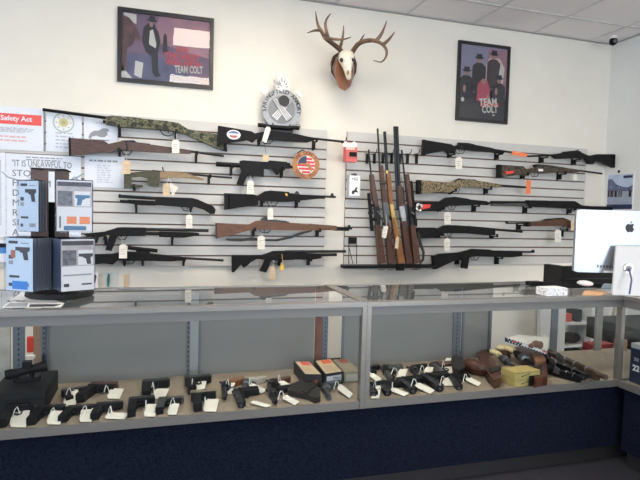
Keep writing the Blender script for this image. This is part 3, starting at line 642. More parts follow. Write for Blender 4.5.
def cow(cx, cy, s, m, k=4):
    fl('print_coat', m, [(cx-.15*s,cy-.40*s),(cx-.14*s,cy-.05*s),(cx-.06*s,cy+.0*s),(cx+.06*s,cy+.0*s),(cx+.14*s,cy-.05*s),(cx+.15*s,cy-.40*s)], k)
    fl('print_face', SKIN, el(cx, cy+.035*s, .045*s, .04*s), k+1)
    fl('print_hat', DK, [(cx-.11*s,cy+.075*s),(cx-.06*s,cy+.075*s),(cx-.05*s,cy+.125*s),(cx,cy+.115*s),(cx+.05*s,cy+.125*s),(cx+.06*s,cy+.075*s),(cx+.11*s,cy+.08*s),(cx+.05*s,cy+.05*s),(cx-.05*s,cy+.05*s)], k+2)
cow(.40, .77, 1, mat('poster_coat', (.03, .025, .035), .5)); cow(.71, .84, 1, mat('poster_vest', (.06, .04, .05), .5)); 
fl('print_sleeve', PALE, [(.82,.6),(.86,.8),(.92,.74),(.92,.58)], 5)
cow(.14, .58, 1, DK); cow(.84, .52, .95, DK, 5)
fl('print_centre', mat('poster_rose', (.42, .07, .11), .5), [(.36,.25),(.38,.48),(.46,.55),(.58,.54),(.64,.42),(.66,.22)], 7); fl('print_face', SKIN, el(.5,.52,.05,.04), 8)
fl('print_hand', PALE, el(.07,.25,.035,.03), 8)
for px_, py_ in ((.1,.4),(.78,.4),(.6,.3)): fl('print_light', SKIN, el(px_,py_,.03,.05), 8)
fl('print_sash', PRED, [(.45,.22),(.85,.24),(.84,.20),(.46,.17)], 8)
ptext('lettering', 'TEAM', PALE, .62, .20, .085, .38*(x1-x0), 10, rot=.12, bold=.002); ptext('lettering', 'COLT', PALE, .66, .10, .085, .34*(x1-x0), 10, rot=.08, bold=.002)
fl('print_logo', PALE, el(.74,.07,.03,.008), 10)
MB().box((x0, WY-.0225, z0), (x1, WY-.021, z1)).build('glazing', GLASS, r, False)

# ------------------------------------------------------------------ mounted deer skull
BONE = mat('skull_bone', (.72, .66, .56), .55, noise=.12, scale=30, bump=.3)
ANT = mat('antler', (.075, .042, .028), .5, col2=(.19, .115, .07), scale=12)
PLQ = mat('plaque_wood', (.17, .062, .026), .38, col2=(.26, .10, .042), scale=10, stretch=(6, 6, 1))
r = root('mounted_deer_skull', ony(343, 75, WY), 'white deer skull with antlers on a brown wooden plaque', 'deer skull')
MB().ext(pts([(336,54),(345,53.4),(353,57),(355.4,65),(354.8,73),(350,82),(343,84),(336,80),(331,72),(330.4,63),(332,57)], WY), (0, -.035, 0), .008).build('wall_plate', mat('dark_plaque', (.05, .022, .014), .4), r)
# sloping pedestal
mb = MB(); F0 = pts([(336,57),(349,56),(354.6,66),(354,76),(346,86),(336,80),(332,68)], 4.03); F1 = pts([(337,60),(347,60),(353,70),(350.6,86),(345,91),(339.4,88),(335,74)], 3.86)
A = [mb.bm.verts.new(p) for p in F0]; B = [mb.bm.verts.new(p) for p in F1]; n = 7
mb.bm.faces.new(A); mb.bm.faces.new(B[::-1])
for i in range(n): mb.bm.faces.new((A[(i+1) % n], A[i], B[i], B[(i+1) % n]))
mb._bev(set(), .012, 3); mb.build('pedestal', PLQ, r)
def loft(rings, name, m, r, n=14):
    mb = MB(); R = []
    for (x, y, Y, rx, rz, rd) in rings:
        c = ony(x, y, Y); R.append([mb.bm.verts.new(c+Vector((rx*math.cos(2*math.pi*k/n), -rd*math.sin(2*math.pi*k/n), rz*math.sin(2*math.pi*k/n)*0))) for k in range(n)])
    for p, q in zip(R, R[1:]):
        for k in range(n): mb.bm.faces.new((p[k], p[(k+1) % n], q[(k+1) % n], q[k]))
    mb.bm.faces.new(R[0][::-1]); mb.bm.faces.new(R[-1]); return mb.build(name, m, r)
sk = loft([(346.6,50.6,3.84,.018,0,.02),(346.6,52,3.83,.048,0,.045),(346.4,55.5,3.82,.060,0,.06),(346.2,59.5,3.81,.058,0,.06),(346.4,63,3.80,.050,0,.055),(347,66.5,3.79,.038,0,.045),(347.6,70.5,3.785,.028,0,.035),(348.2,75,3.78,.022,0,.028),(348.6,78.6,3.78,.018,0,.02),(348.7,80,3.78,.008,0,.01)], 'skull', BONE, r)
for x in (341.4, 352.2): MB().ell(ony(x, 60, 3.765), .013, .012, .016, 12).build('eye_socket', DK, sk)
MB().ell(ony(348, 72.4, 3.752), .009, .010, .018, 10).build('nose_opening', mat('nose_tan', (.36, .20, .08), .6), sk)
def antler(name, pl, r0):
    P = [ony(x, y, Y) for x, y, Y in pl]
    # smooth
    Q = []
    for i in range(len(P)-1):
        p0, p1, p2, p3 = P[max(i-1, 0)], P[i], P[i+1], P[min(i+2, len(P)-1)]
        for k in range(4):
            t = k/4; Q.append(.5*((2*p1)+(p2-p0)*t+(2*p0-5*p1+4*p2-p3)*t*t+(3*p1-p0-3*p2+p3)*t**3))
    Q.append(P[-1]); n = len(Q)
    rs = [r0*(1-(i/(n-1))**1.6)+.0025 for i in range(n)]
    return MB().tube(Q, rs, 9).build(name, ANT, r)
antler('antler_beam', [(342.4,52.4,3.84),(337,47,3.80),(330,41.6,3.76),(324.6,37.6,3.70),(327,38.2,3.62),(336,39.4,3.54),(344,39.2,3.50),(351.4,37,3.47)], .016)
antler('antler_tine', [(325,37.6,3.71),(321.6,31.4,3.70),(318.4,26,3.71),(316.6,19,3.73),(315.6,11.4,3.76)], .012)
antler('antler_tine', [(328.4,38.6,3.72),(326.6,32,3.70),(325.4,24,3.70),(327,18.4,3.71),(331,13.4,3.73)], .011)
antler('antler_tine', [(323.6,34.6,3.70),(320.4,30.6,3.68),(314,30.6,3.66),(307.2,33,3.64)], .010)
antler('antler_tine', [(339.6,49.6,3.82),(341.6,42.4,3.79),(343.2,34,3.77),(343.6,25.6,3.76)], .010)
antler('antler_beam', [(352,52.8,3.84),(355,48,3.80),(358.8,43.6,3.76),(365,41,3.71),(372,40.4,3.67),(378,41.8,3.62),(383.6,45.4,3.58),(386.6,51,3.55),(385.6,57.6,3.53),(381,62,3.52),(373.4,60.4,3.51)], .016)
antler('antler_tine', [(357.6,45.6,3.77),(361,40,3.76),(364.4,34.2,3.76)], .009)
antler('antler_tine', [(376,41,3.63),(380.4,35.6,3.62),(383.4,30,3.63),(386.8,20.8,3.66)], .012)
antler('antler_tine', [(382.6,44.8,3.59),(387,41.4,3.58),(391,37,3.59),(394.6,32,3.61)], .011)

# ------------------------------------------------------------------ round metal emblem standing above the slatwall
EY = 4.02
SIL = mat('emblem_silver', (.30, .31, .33), .42, .55, noise=.08, scale=40); SILD = mat('emblem_dark', (.028, .028, .03), .5, .3)
LSIL = mat('emblem_bright', (.62, .62, .63), .45, .3)
c = ony(281.6, 109.4, EY); R0 = abs(ony(301.6, 109.4, EY).x-ony(262, 109.4, EY).x)/2
r = root('metal_emblem', c-Vector((0, 0, R0)), 'round silver crossed-cannons emblem with a flame crest on top', 'emblem')
def disc(nm, m, c, R, y0, y1, r, n=40, sz=1): return MB().ext([c+Vector((R*math.cos(2*math.pi*i/n), y0, sz*R*math.sin(2*math.pi*i/n))) for i in range(n)], (0, y1-y0, 0)).build(nm, m, r)
disc('disc', SIL, c, R0, -.006, .006, r); disc('inner_disc', mat('emblem_field', (.20, .205, .22), .5, .3), c+Vector((0,0,-.004)), R0*.68, -.009, -.005, r)
def cannon(ang, dy=0):
    ca, sa = math.cos(ang), math.sin(ang)
    def T(u, v): return c+Vector((u*ca-v*sa, dy, u*sa+v*ca-.004))
    L = R0*.64
    MB().ext([T(-L,-.012)+Vector((0,-.016,0)), T(L*.9,-.026)+Vector((0,-.016,0)), T(L*.9,.026)+Vector((0,-.016,0)), T(-L,.012)+Vector((0,-.016,0))], (0, .007, 0), .002).build('cannon', LSIL, r)
    for v in (-.013, 0, .013):
        MB().ext([T(-L,v*.5-.0016)+Vector((0,-.0175,0)), T(L*.9,v-.0016)+Vector((0,-.0175,0)), T(L*.9,v+.0016)+Vector((0,-.0175,0)), T(-L,v*.5+.0016)+Vector((0,-.0175,0))], (0, .0012, 0)).build('groove', SILD, r)
cannon(math.radians(-50), -.006); cannon(math.radians(-130), .003)
disc('bomb', SILD, c+Vector((.012, 0, R0*.40)), .040, -.030, -.012, r, 20)
mb = MB()
s = 'SPRINGFIELD ARMORY'
for i, ch in enumerate(s):
    if ch == ' ': continue
    th = math.radians(187-(194)*i/(len(s)-1)); rr = R0*.78
    p = c+Vector((rr*math.cos(th), -.0065, rr*math.sin(th))); U = Vector((math.cos(th), 0, math.sin(th))); Rr = Vector((math.sin(th), 0, -math.cos(th)))
    text('letter', ch, SILD, r, p, Rr, U, .042, bold=.0012)
for i, a_ in enumerate((-60, -75, -90, -105, -120)):
    th = math.radians(a_); p = c+Vector((R0*.86*math.cos(th), -.007, R0*.86*math.sin(th))); MB().ell(p, .007, .003, .007, 8).build('stud', SILD, r)
for sx in (-1, 1):
    p = c+Vector((sx*R0*.80, 0, R0*.74)); q = Vector((sx*.02, 0, .018))
    e1 = Vector((1, 0, -sx*.75)).normalized(); e2 = Vector((sx*.6, 0, .8))
    MB().ext([p-e1*.026+Vector((0,-.005,0)), p+e1*.026+Vector((0,-.005,0)), p+e1*.034+e2*.03+Vector((0,-.005,0)), p-e1*.030+e2*.03+Vector((0,-.005,0))], (0, .010, 0), .002).build('ear', LSIL, r)
    p = c+Vector((sx*R0*.86, 0, -R0*.78)); MB().ell(p, .024, .010, .020, 12).build('foot_scroll', SIL, r)
# flame crest: leaf-shaped tongues
for ang, L in ((-62, .075), (-42, .10), (-22, .115), (-6, .145), (12, .135), (30, .105), (50, .085)):
    t = math.radians(90-ang); b = c+Vector((.004, ang*.00004, R0*.93)); d = Vector((math.cos(t), 0, math.sin(t))); n_ = Vector((-d.z, 0, d.x))
    MB().ext([b-n_*.012+Vector((0,-.006,0)), b+d*L*.55-n_*.02+Vector((0,-.006,0)), b+d*L+n_*.006+Vector((0,-.006,0)), b+d*L*.6+n_*.016+Vector((0,-.006,0)), b+n_*.012+Vector((0,-.006,0))], (0, .010, 0), .002).build('flame', LSIL if int(L*1000) % 2 else SIL, r)
    MB().ext([b+d*L*.4-n_*.004+Vector((0,-.008,0)), b+d*L*.75+Vector((0,-.008,0)), b+d*L*.45+n_*.006+Vector((0,-.008,0))], (0, .0015, 0)).build('flame_groove', GREY, r)
MB().box(c+Vector((-.09, -.012, -R0-.012)), c+Vector((.09, .03, -R0+.006)), .002).build('stand', SILD, r)

# ------------------------------------------------------------------ round wooden flag sign
SY = 3.93
WOOD = mat('sign_wood', (.36, .15, .05), .5, col2=(.46, .21, .08), scale=12, stretch=(1, 4, 10))
c = ony(306.2, 165, SY); R0 = abs(ony(319.8, 165, SY).x-ony(292.8, 165, SY).x)/2
r = root('wooden_sign', c-Vector((0,0,R0)), 'round wooden sign with a flag cut-out hanging on the left slatwall', 'sign')
disc('disc', WOOD, c, R0, 0, .010, r); 
fx = R0*.66
disc('flag_field', mat('sign_white', (.72, .68, .62), .5), c, fx, -.003, .001, r)
for i in range(5):
    z = -fx*.78+i*fx*.36; hw = math.sqrt(max(0, fx*fx-(abs(z)+.008)**2))
    x0_ = -hw if z < 0 else 0
    MB().box(c+Vector((x0_, -.0045, z-.008)), c+Vector((hw, -.002, z+.008))).build('stripe', PRED if i != 2 else PRED, r, False)
MB().ext([c+Vector((fx*.97*math.cos(t_*math.pi/16), -.0045, fx*.97*math.sin(t_*math.pi/16))) for t_ in range(8, 16)]+[c+Vector((-fx*.95, -.0045, fx*.06)), c+Vector((0, -.0045, fx*.06))], (0, .002, 0)).build('canton', mat('sign_navy', (.02, .03, .09), .5), r, False)
FLO = [(-.75,.12),(-.2,.16),(.0,.10),(.28,.16),(.36,.10),(.52,-.24),(.56,-.52),(.46,-.60),(.34,-.40),(.22,-.30),(.18,-.10),(.02,.0),(-.2,.0),(-.72,.02)]
MB().ext([c+Vector((x*fx*1.1, -.008, z*fx*1.15)) for x, z in FLO], (0, .004, 0)).build('state_outline', WOOD, r, False)
for s, a0, a1, inn in (("WE DON'T", 142, 38, 0), ("DIAL 911", 218, 322, 1)):
    for i, ch in enumerate(s):
        if ch == ' ': continue
        th = math.radians(a0+(a1-a0)*i/(len(s)-1)); rr = R0*(.73 if not inn else .93)
        sg = 1 if not inn else -1
        U = Vector((math.cos(th), 0, math.sin(th)))*sg; Rr = Vector((math.sin(th), 0, -math.cos(th)))*sg
        text('letter', ch, mat('sign_ink', (.22, .05, .03), .6), r, c+Vector((rr*math.cos(th), -.0015, rr*math.sin(th))), Rr, U, .036, bold=.001)
MB().tube([c+Vector((0, .004, R0-.01)), c+Vector((-.02, .05, R0+.012)), c+Vector((-.03, .14, R0+.0))], .004, 6).build('hanger', BLK, r)

# ------------------------------------------------------------------ papers on the left of the slatwall
def paper(name, label, cat, q, m=PAPER, Y=4.066, th=.0015):
    P = pts(q, Y); x0 = (P[0].x+P[3].x)/2; x1 = (P[1].x+P[2].x)/2; z1 = (P[0].z+P[1].z)/2; z0 = (P[2].z+P[3].z)/2
    r = root(name, ((x0+x1)/2, Y, z0), label, cat); MB().box((x0, Y, z0), (x1, Y+th, z1)).build('sheet', m, r, False)
    return r, x0, x1, z0, z1
def rows(r, x0, x1, z0, z1, n, y, m=GINK, hh=.22, seed=1):
    rnd = random.Random(seed); mb = MB(); st = (z1-z0)/n
    for i in range(n):
        x = x0; zc = z1-(i+.5)*st; end = x1-rnd.random()*(x1-x0)*.18
        while x < end:
            w = min(end-x, .012+rnd.random()*.03); mb.box((x, y, zc-st*hh), (x+w, y+.0003, zc+st*hh)); x += w+.007
    mb.build('writing', m, r, False)
GR2 = mat('pale_ink', (.50, .53, .60), .7)
r, x0, x1, z0, z1 = paper('notice', 'white safety-act notice with a red heading bar, top left corner', 'notice', [(-40,102.4),(43.6,109.6),(44.4,151.6),(-40,147)])
b0 = ony(0,110.6,4.065); b1 = ony(41.6,117.6,4.065)
MB().box((x0+.01, 4.0645, z1-.115), (x1-.015, 4.0655, z1-.045)).build('heading_bar', mat('notice_red', (.80, .10, .09), .6), r, False)
text('lettering', 'Handgun Safety Act', PAPER, r, (ony(32, 114, 4.064).x, 4.0638, z1-.091), XR, ZU, .046, bold=.001, align='RIGHT')
for zz, n, sd in ((.17, 1, 1), (.24, 2, 2), (.31, 2, 3), (.38, 2, 4)):
    pass
rows(r, x0+.02, x1-.05, z0+.115, z1-.135, 8, 4.0650, seed=5); rows(r, x0+.02, x1-.05, z0+.05, z0+.10, 2, 4.0650, mat('pink_ink', (.75, .45, .45), .7), seed=6)
MB().box((x1-.003, 4.064, z0), (x1+.004, 4.066, z1)).build('edge_strip', GINK, r, False)
r, x0, x1, z0, z1 = paper('certificate', 'white sheet with a round gold seal, right of the red-headed notice', 'notice', [(46,112.4),(81.6,115),(82,152.6),(46,151.4)])
cc = ony(63.6, 122.6, 4.065)
for R_, y_, m_ in ((.068, .0, mat('seal_green', (.45, .52, .46), .6)), (.058, -.0004, PAPER), (.03, -.0008, mat('seal_gold', (.62, .52, .22), .6)), (.014, -.0012, mat('seal_core', (.35, .42, .28), .6))): disc('seal', m_, cc, R_, y_-.0006, y_, r, 28)
for k in range(8):
    th = k*math.pi/4; MB().ell(cc+Vector((.045*math.cos(th), -.001, .045*math.sin(th))), .006, .0006, .006, 8).build('seal_point', mat('seal_gold', (1,1,1)), r)
rows(r, x0+.06, x1-.05, z0+.02, z0+.14, 5, 4.0650, GR2, seed=8)
r, x0, x1, z0, z1 = paper('certificate', 'white sheet with a small bird drawing, below the camouflage barrel', 'notice', [(83.6,115.6),(117,119.6),(118.4,153),(84,150.4)], Y=4.064)
text('lettering', 'CATBIRD', GINK, r, ((x0+x1)/2, 4.063, z1-.045), XR, ZU, .024); 
cc = ony(100, 134, 4.063)
MB().ext([cc+Vector((u, -.0006, v)) for u, v in ((-.075,-.03),(-.065,.0),(-.04,.02),(-.01,.022),(.02,.042),(.05,.04),(.062,.022),(.045,.02),(.05,-.002),(.03,-.02),(.0,-.022),(-.02,-.012),(-.05,-.02),(-.06,-.038))], (0, .0006, 0)).build('bird_drawing', GINK, r, False)
MB().box(cc+Vector((-.07,-.0006,-.046)), cc+Vector((.06,0,-.038))).build('drawing_ground', GINK, r, False)
r, x0, x1, z0, z1 = paper('certificate', 'white certificate sheet under the butt of the walnut rifle', 'notice', [(84.6,154.4),(125.4,157.6),(123.6,188.4),(84.4,186.6)], Y=4.0655)
rows(r, x0+.03, x1-.03, z1-.05, z1-.02, 1, 4.0645, GINK, seed=9); rows(r, x0+.08, x1-.08, z0+.03, z1-.06, 8, 4.0645, GR2, seed=10)
r, x0, x1, z0, z1 = paper('notice', 'large white firearm-storage notice behind the package rack', 'notice', [(8.4,153.4),(81.4,156.6),(80.6,250),(4,250)], Y=4.066)
rows(r, x0+.12, x1-.1, z1-.045, z1-.012, 2, 4.065, GINK, seed=11)
lx = ony(11.8, 164, 4.065).x
for i, s in enumerate(('"IT IS UNLAWFUL TO', 'STORE', 'FIREARM', 'DI', 'M', 'RI', 'SI', 'A', 'N')):
    z = ony(12, 166+i*9.9, 4.065).z
    text('lettering', s, mat('notice_ink', (.16, .17, .20), .7), r, (lx, 4.0645, z), XR, ZU, .062, ony(71.4, 166, 4.065).x-lx if i == 0 else None, align='LEFT')
r, x0, x1, z0, z1 = paper('notice', 'white form with boxes at the left edge, beside the large notice', 'notice', [(-20,151.4),(8,152.6),(3.4,236),(-20,238)], Y=4.067)
mb = MB()
for k in range(5): mb.box((x0+.03, 4.066, z0+.08+k*.12), (x1-.03, 4.0666, z0+.083+k*.12))
mb.box((x1-.03, 4.066, z0+.08), (x1-.027, 4.0666, z1-.05)).build('form_lines', GINK, r, False)
rows(r, x0+.04, x1-.06, z1-.3, z1-.05, 6, 4.066, GR2, seed=12)
r, x0, x1, z0, z1 = paper('wall_strip', 'white and blue strip on the wall at the left edge, below the form', 'strip', [(-20,240),(9,240.6),(9,262),(-20,262.6)], Y=4.06, th=.006)
MB().box((x0, 4.058, z0+.06), (x1, 4.0605, z0+.10)).build('blue_band', mat('strip_blue', (.06, .22, .55), .5), r, False); MB().box((x0, 4.058, z0+.10), (x1, 4.0605, z1-.02)).build('black_band', BLK, r, False)

# ------------------------------------------------------------------ small items between the slatwalls and below
r = root('boxed_earmuffs', ony(351, 152, 4.0), 'red blister pack hanging at the top left of the right slatwall', 'hanging package')
PK = mat('pack_red', (.72, .14, .12), .5)
MB().box(ony(343.6,143,4.0), ony(357,162,3.93), .012).build('body', PK, r)
MB().ext([p for p in pts([(343,144),(345,141),(348,142.6),(352,143),(354,141),(357.4,143.6),(357.2,147),(343.4,147)], 3.925)], (0, .004, 0)).build('header', WHITE, r, False)
MB().box(ony(349.4,152,3.925), ony(356.8,156.6,3.915), .006).build('window', BLK, r)
MB().box(ony(346,146.4,3.928), ony(355,150,3.924)).build('print', mat('pack_pink', (.85, .5, .45), .5), r)
r = root('boxed_trigger_lock', ony(353, 186, 4.0), 'white boxed card hanging under the red blister pack', 'hanging package')
MB().box(ony(346.8,175.6,4.04), ony(360,198,3.99), .004).build('body', mat('box_side', (.45, .47, .50), .4), r)
MB().box(ony(349.8,175.4,3.988), ony(359.6,196,3.985)).build('front_card', WHITE, r, False)
MB().ext(pts([(352,191),(354.4,190),(356,187),(357.6,187.6),(356.6,190),(358.4,192.6),(355,192),(353.6,194.2),(351.8,193.8)], 3.984), (0, .001, 0)).build('picture', INK, r, False)
text('lettering', '+SG', INK, r, ony(354.8, 180.4, 3.984), XR, ZU, .034, .05)
MB().box(ony(351.4,174,4.076), ony(357,175.8,3.99)).build('hanger', GREY, r, False)
r = root('wire_holder', ony(351, 250, 4.05), 'small black wire holder between the slatwalls, left of the gun rail', 'wire holder')
MB().box(ony(348.4,237.4,4.06), ony(356.8,243.8,4.045), .002).build('plate', BLK, r)
for x in (348.8, 356.6): MB().tube(pts([(x,243),(x,264)], 4.05), .003, 6).build('wire', BLK, r)
MB().tube([ony(348.6,246,4.05), ony(353,264,3.98)], .003, 6).build('brace', BLK, r)
tag(MB().box(ony(105.4,272,4.1), ony(117,287,4.094)).build('hanging_card', mat('card_clear', (.62, .66, .64), .4)), 'pale card package hanging on the wall below the lowest left rifle', 'card')
tag(MB().ext([p for p in pts([(108,273.6),(109.6,273.6),(109.6,280),(108.6,286.6),(107.4,286.6),(107,279)], 4.092)], (0, -.006, 0)).build('green_tool', mat('tool_green', (.02, .16, .14), .5)), 'small dark green tool on the pale card below the left guns', 'tool')
tag(MB().box(ony(124,274,4.1), ony(128.2,288,4.09)).build('tan_label', TAGT), 'narrow tan label on the wall right of the pale card', 'label')
r = root('key_fob', ony(95.6, 279, 4.08), 'brown oval fob hanging beside the lower right packages', 'key fob')
MB().tube(pts([(95,273.4),(95,276),(94.4,286),(94.2,288)], 4.085), [.014, .020, .014, .006], 10).build('body', mat('fob_brown', (.10, .05, .03), .5), r)
MB().box(ony(94,273,4.07), ony(98.6,288,4.095)).build('card', WHITE, r, False)

# ------------------------------------------------------------------ display cases
Z1, ZS = .827, .418           # top of the glass counter, top of the shelf
Y0, Y1 = 2.0, 2.52
CASEPTS = dict()
def case(x0, x1, lab, posts):
    r = root('display_case', ((x0+x1)/2, (Y0+Y1)/2, 0), lab, 'display case', 'aluminium-framed glass counters')
    MB().box((x0, Y0+.03, .085), (x1, Y1, ZS-.03)).build('carpeted_base', NAVY, r, False)
    MB().box((x0, Y0+.075, 0), (x1, Y1-.03, .085)).build('toe_kick', mat('kick_black', (.02, .018, .02), .5), r, False)
    MB().box((x0, Y0+.008, ZS-.026), (x1, Y1, ZS)).build('shelf', SHELF, r, False)
    MB().box((x0, Y0, ZS-.030), (x1, Y0+.008, ZS+.002), .002).build('shelf_edge', ALU, r, False)
    mb = MB().box((x0, Y0-.008, Z1-.019), (x1, Y0+.030, Z1), .003)
    mb.build('front_top_rail', ALU, r)
    MB().box((x0, Y0, Z1-.055), (x1, Y0+.012, Z1-.019)).build('front_rail_lip', mat('lip_alu', (.17, .168, .165), .5, .5), r, False)
    MB().box((x0, Y1-.02, Z1-.03), (x1, Y1, Z1+.0005), .002).build('back_top_rail', ALU, r)
    MB().box((x0, Y0+.030, Z1-.008), (x1, Y1-.02, Z1-.002)).build('glass_top', GLASS, r, False)
    MB().box((x0+.01, Y0+.002, ZS+.002), (x1-.01, Y0+.007, Z1-.050)).build('glass_front', GLASS, r, False)
    for px in posts: MB().box((px-.0095, Y0-.006, ZS-.028), (px+.0095, Y0+.028, Z1-.002), .003).build('corner_post', ALU, r)
    return r
caseA = case(-1.10, .8125, 'left glass gun counter, from the package rack to the middle post', (-1.085, .803))
caseB = case(.8135, 2.64, 'right glass gun counter, from the middle post to the computer', (.823, 2.122))
for rr, x in ((caseA, .8015), (caseB, .8245)): MB().box((x-.0105, Y0+.03, Z1-.010), (x+.0105, Y1-.02, Z1+.0005), .001).build('top_divider', ALU, rr)
def door(r, xa, xb, y=Y1-.02, m=DOORP):
    a = ony(xa, 350, y).x; b = ony(xb, 350, y).x
    MB().box((a, y-.006, ZS), (b, y, Z1-.03)).build('sliding_door', m, r, False)
    MB().box((a, y-.010, ZS), (a+.012, y-.006, Z1-.03)).build('door_stile', ALUD, r, False)
    return a, b
door(caseA, 46, 187); door(caseA, 198, 313.5, Y1-.012)
door(caseB, 341, 452, Y1-.02); door(caseB, 460.5, 490, Y1-.012)
def standard(r, xa, xb, y=Y1-.03, m=ALUD, slots=True):
    a = ony(xa, 345, y).x; b = ony(xb, 345, y).x
    o = MB().box((a, y, ZS), (b, y+.012, Z1-.03)).build('shelf_standard', m, r, False)
    if slots:
        mb = MB(); z = ZS+.02
        while z < Z1-.06: mb.box(((a+b)/2-.003, y-.0006, z), ((a+b)/2+.003, y, z+.011)); z += .022
        mb.build('slots', INK, o, False)
standard(caseA, 12.6, 24.6); standard(caseA, 41, 46.4); standard(caseA, 186.6, 190); standard(caseA, 190.2, 198, m=mat('standard_light', (.33, .34, .34), .4, .6), slots=False)
standard(caseA, 322.6, 327.6); standard(caseB, 452.6, 460.4); standard(caseB, 488.6, 491, slots=False); standard(caseB, 551, 557, slots=False); standard(caseB, 595, 601.6, m=ALU, slots=False)
# return counter on the right, running towards the viewer
r = root('display_case', (2.39, 1.1, 0), 'return glass counter at the right edge, holding dark blue boxes', 'display case', 'aluminium-framed glass counters')
MB().box((2.14, .3, .085), (2.62, 1.985, ZS-.03)).build('carpeted_base', NAVY, r, False)
MB().box((2.18, .33, 0), (2.60, 1.985, .085)).build('toe_kick', MATS['kick_black'], r, False)
MB().box((2.118, .3, ZS-.026), (2.64, 1.99, ZS)).build('shelf', SHELF, r, False)
MB().box((2.110, .3, ZS-.030), (2.118, 1.99, ZS+.002)).build('shelf_edge', ALU, r, False)
MB().box((2.108, .3, Z1-.019), (2.145, 1.99, Z1), .003).build('side_top_rail', ALU, r)
MB().box((2.112, .3, Z1-.055), (2.124, 1.99, Z1-.019)).build('side_rail_lip', MATS['lip_alu'], r, False)
MB().box((2.62, .3, Z1-.03), (2.64, 1.99, Z1)).build('back_top_rail', ALU, r, False)
MB().box((2.145, .3, Z1-.008), (2.62, 1.99, Z1-.002)).build('glass_top', GLASS, r, False)
MB().box((2.115, .31, ZS+.002), (2.120, 1.97, Z1-.050)).build('glass_side', GLASS, r, False)
NB = mat('navy_box', (.012, .018, .045), .4); 
for k in range(4):
    y1_ = 1.975-k*.078; lab = ('dark blue box printed 22 closest to the corner post', 'dark blue box printed 22, second from the corner post', 'dark blue box in the return counter, third from the corner post', 'dark blue box in the return counter, fourth from the corner post')[k]
    q = root('ammunition_box', (2.2, y1_-.035, ZS), lab, 'ammunition box', 'dark blue boxes in the return counter')
    MB().box((2.155, y1_-.070, ZS+.001), (2.27, y1_, ZS+.185), .002).build('carton', NB, q)
    MB().box((2.153, y1_-.067, ZS+.165), (2.27, y1_-.003, ZS+.187)).build('lid', mat('box_lid_grey', (.35, .35, .35), .5), q, False)
    text('lettering', '22', WHITE, q, (2.1535, y1_-.035, ZS+.060), (0, -1, 0), ZU, .038, bold=.001)
    text('lettering', '88', mat('box_print_grey', (.3, .32, .36), .5), q, (2.1535, y1_-.035, ZS+.105), (0, -1, 0), ZU, .026)

# ------------------------------------------------------------------ handguns on the shelf
def place(A, B, G, L=.18):
    """matrix for a gun lying on its side: rear A, muzzle B, grip end G are points on the shelf"""
    d = (B-A); d.z = 0; s = max(.53, min(1.15, d.length/L)); d.normalize()
    g_ = G-A; side = d.x*g_.y-d.y*g_.x
    up = Vector((-d.y, d.x, 0)) * (-1 if side > 0 else 1)     # local +Y points away from the grip
    z = d.cross(up); mid = (A+B)/2; mid.z = ZS+.0165*s
    org = mid-d*(L*s/2); gl = max(0, -(G-org).dot(up)); t = max(.80, min(1.2, gl/.128)); mid.z = org.z = ZS+.0165*t
    lo = min(p.y for p in (org, org+d*L*s, org-up*.128*t, org+d*.05-up*.128*t)); hi = max(p.y for p in (org, org+d*L*s, org-up*.13*t))
    if lo < Y0+.03: org.y += Y0+.03-lo
    elif hi > Y1-.045: org.y -= hi-(Y1-.045)
    return Matrix(((d.x*s, up.x*t, z.x*t, org.x), (d.y*s, up.y*t, z.y*t, org.y), (d.z*s, up.z*t, z.z*t, org.z), (0, 0, 0, 1)))
def lext(mb, T, pl, t, bev=.003, z=0):
    mb.ext([T @ Vector((x, y, z-t/2)) for x, y in pl], (T.to_3x3() @ Vector((0, 0, t))), bev); return mb
def norm_root(T):
    l, q, s = T.decompose(); return Matrix.LocRotScale(l, q, None)
SLB = mat('slide_black', (.011, .011, .013), .30, .25, noise=.2, scale=50)
def semi(lab, A, B, G, slide=SLB, grip=POLY, cat='pistol'):
    T = place(A, B, G); r = root('pistol', None, lab, cat, M=norm_root(T))
    lext(MB(), T, [(0,-.002),(.006,0),(.172,0),(.18,-.006),(.18,-.026),(0,-.028)], .026, .0035).build('slide', slide, r)
    lext(MB(), T, [(.008,-.026),(.165,-.026),(.165,-.038),(.098,-.040),(.060,-.046),(.052,-.060),(.010,-.046)], .024, .002).build('frame', POLY, r)
    mb = MB()
    for k in range(4): lext(mb, T, [(.010+k*.007,-.004),(.012+k*.007,-.004),(.012+k*.007,-.024),(.010+k*.007,-.024)], .0275, 0)
    mb.build('serrations', INK, r, False)
    lext(MB(), T, [(.085,-.001),(.112,-.001),(.112,-.012),(.085,-.012)], .0272, 0).build('ejection_port', GREY, r, False)
    lext(MB(), T, [(.004,-.001),(.012,-.001),(.011,.005),(.005,.005)], .010, .001).build('rear_sight', BLK, r)
    lext(MB(), T, [(-.004,-.030),(.054,-.036),(.048,-.075),(.038,-.124),(-.012,-.128),(-.008,-.085),(.004,-.050)], .030, .006).build('grip', grip, r)
    lext(MB(), T, [(-.014,-.126),(.040,-.122),(.040,-.130),(-.014,-.134)], .027, .002).build('magazine_base', BLK, r)
    MB().tube([T @ Vector(p) for p in ((.054,-.048,0),(.060,-.064,0),(.078,-.070,0),(.094,-.064,0),(.098,-.040,0))], .0032, 6).build('trigger_guard', POLY, r)
    MB().tube([T @ Vector(p) for p in ((.072,-.042,0),(.070,-.052,0),(.074,-.062,0))], .0028, 6).build('trigger', BLUE, r)
    MB().tube([T @ Vector(p) for p in ((.17,-.012,0),(.183,-.012,0))], .0065, 10).build('barrel', GREY, r)
    return r
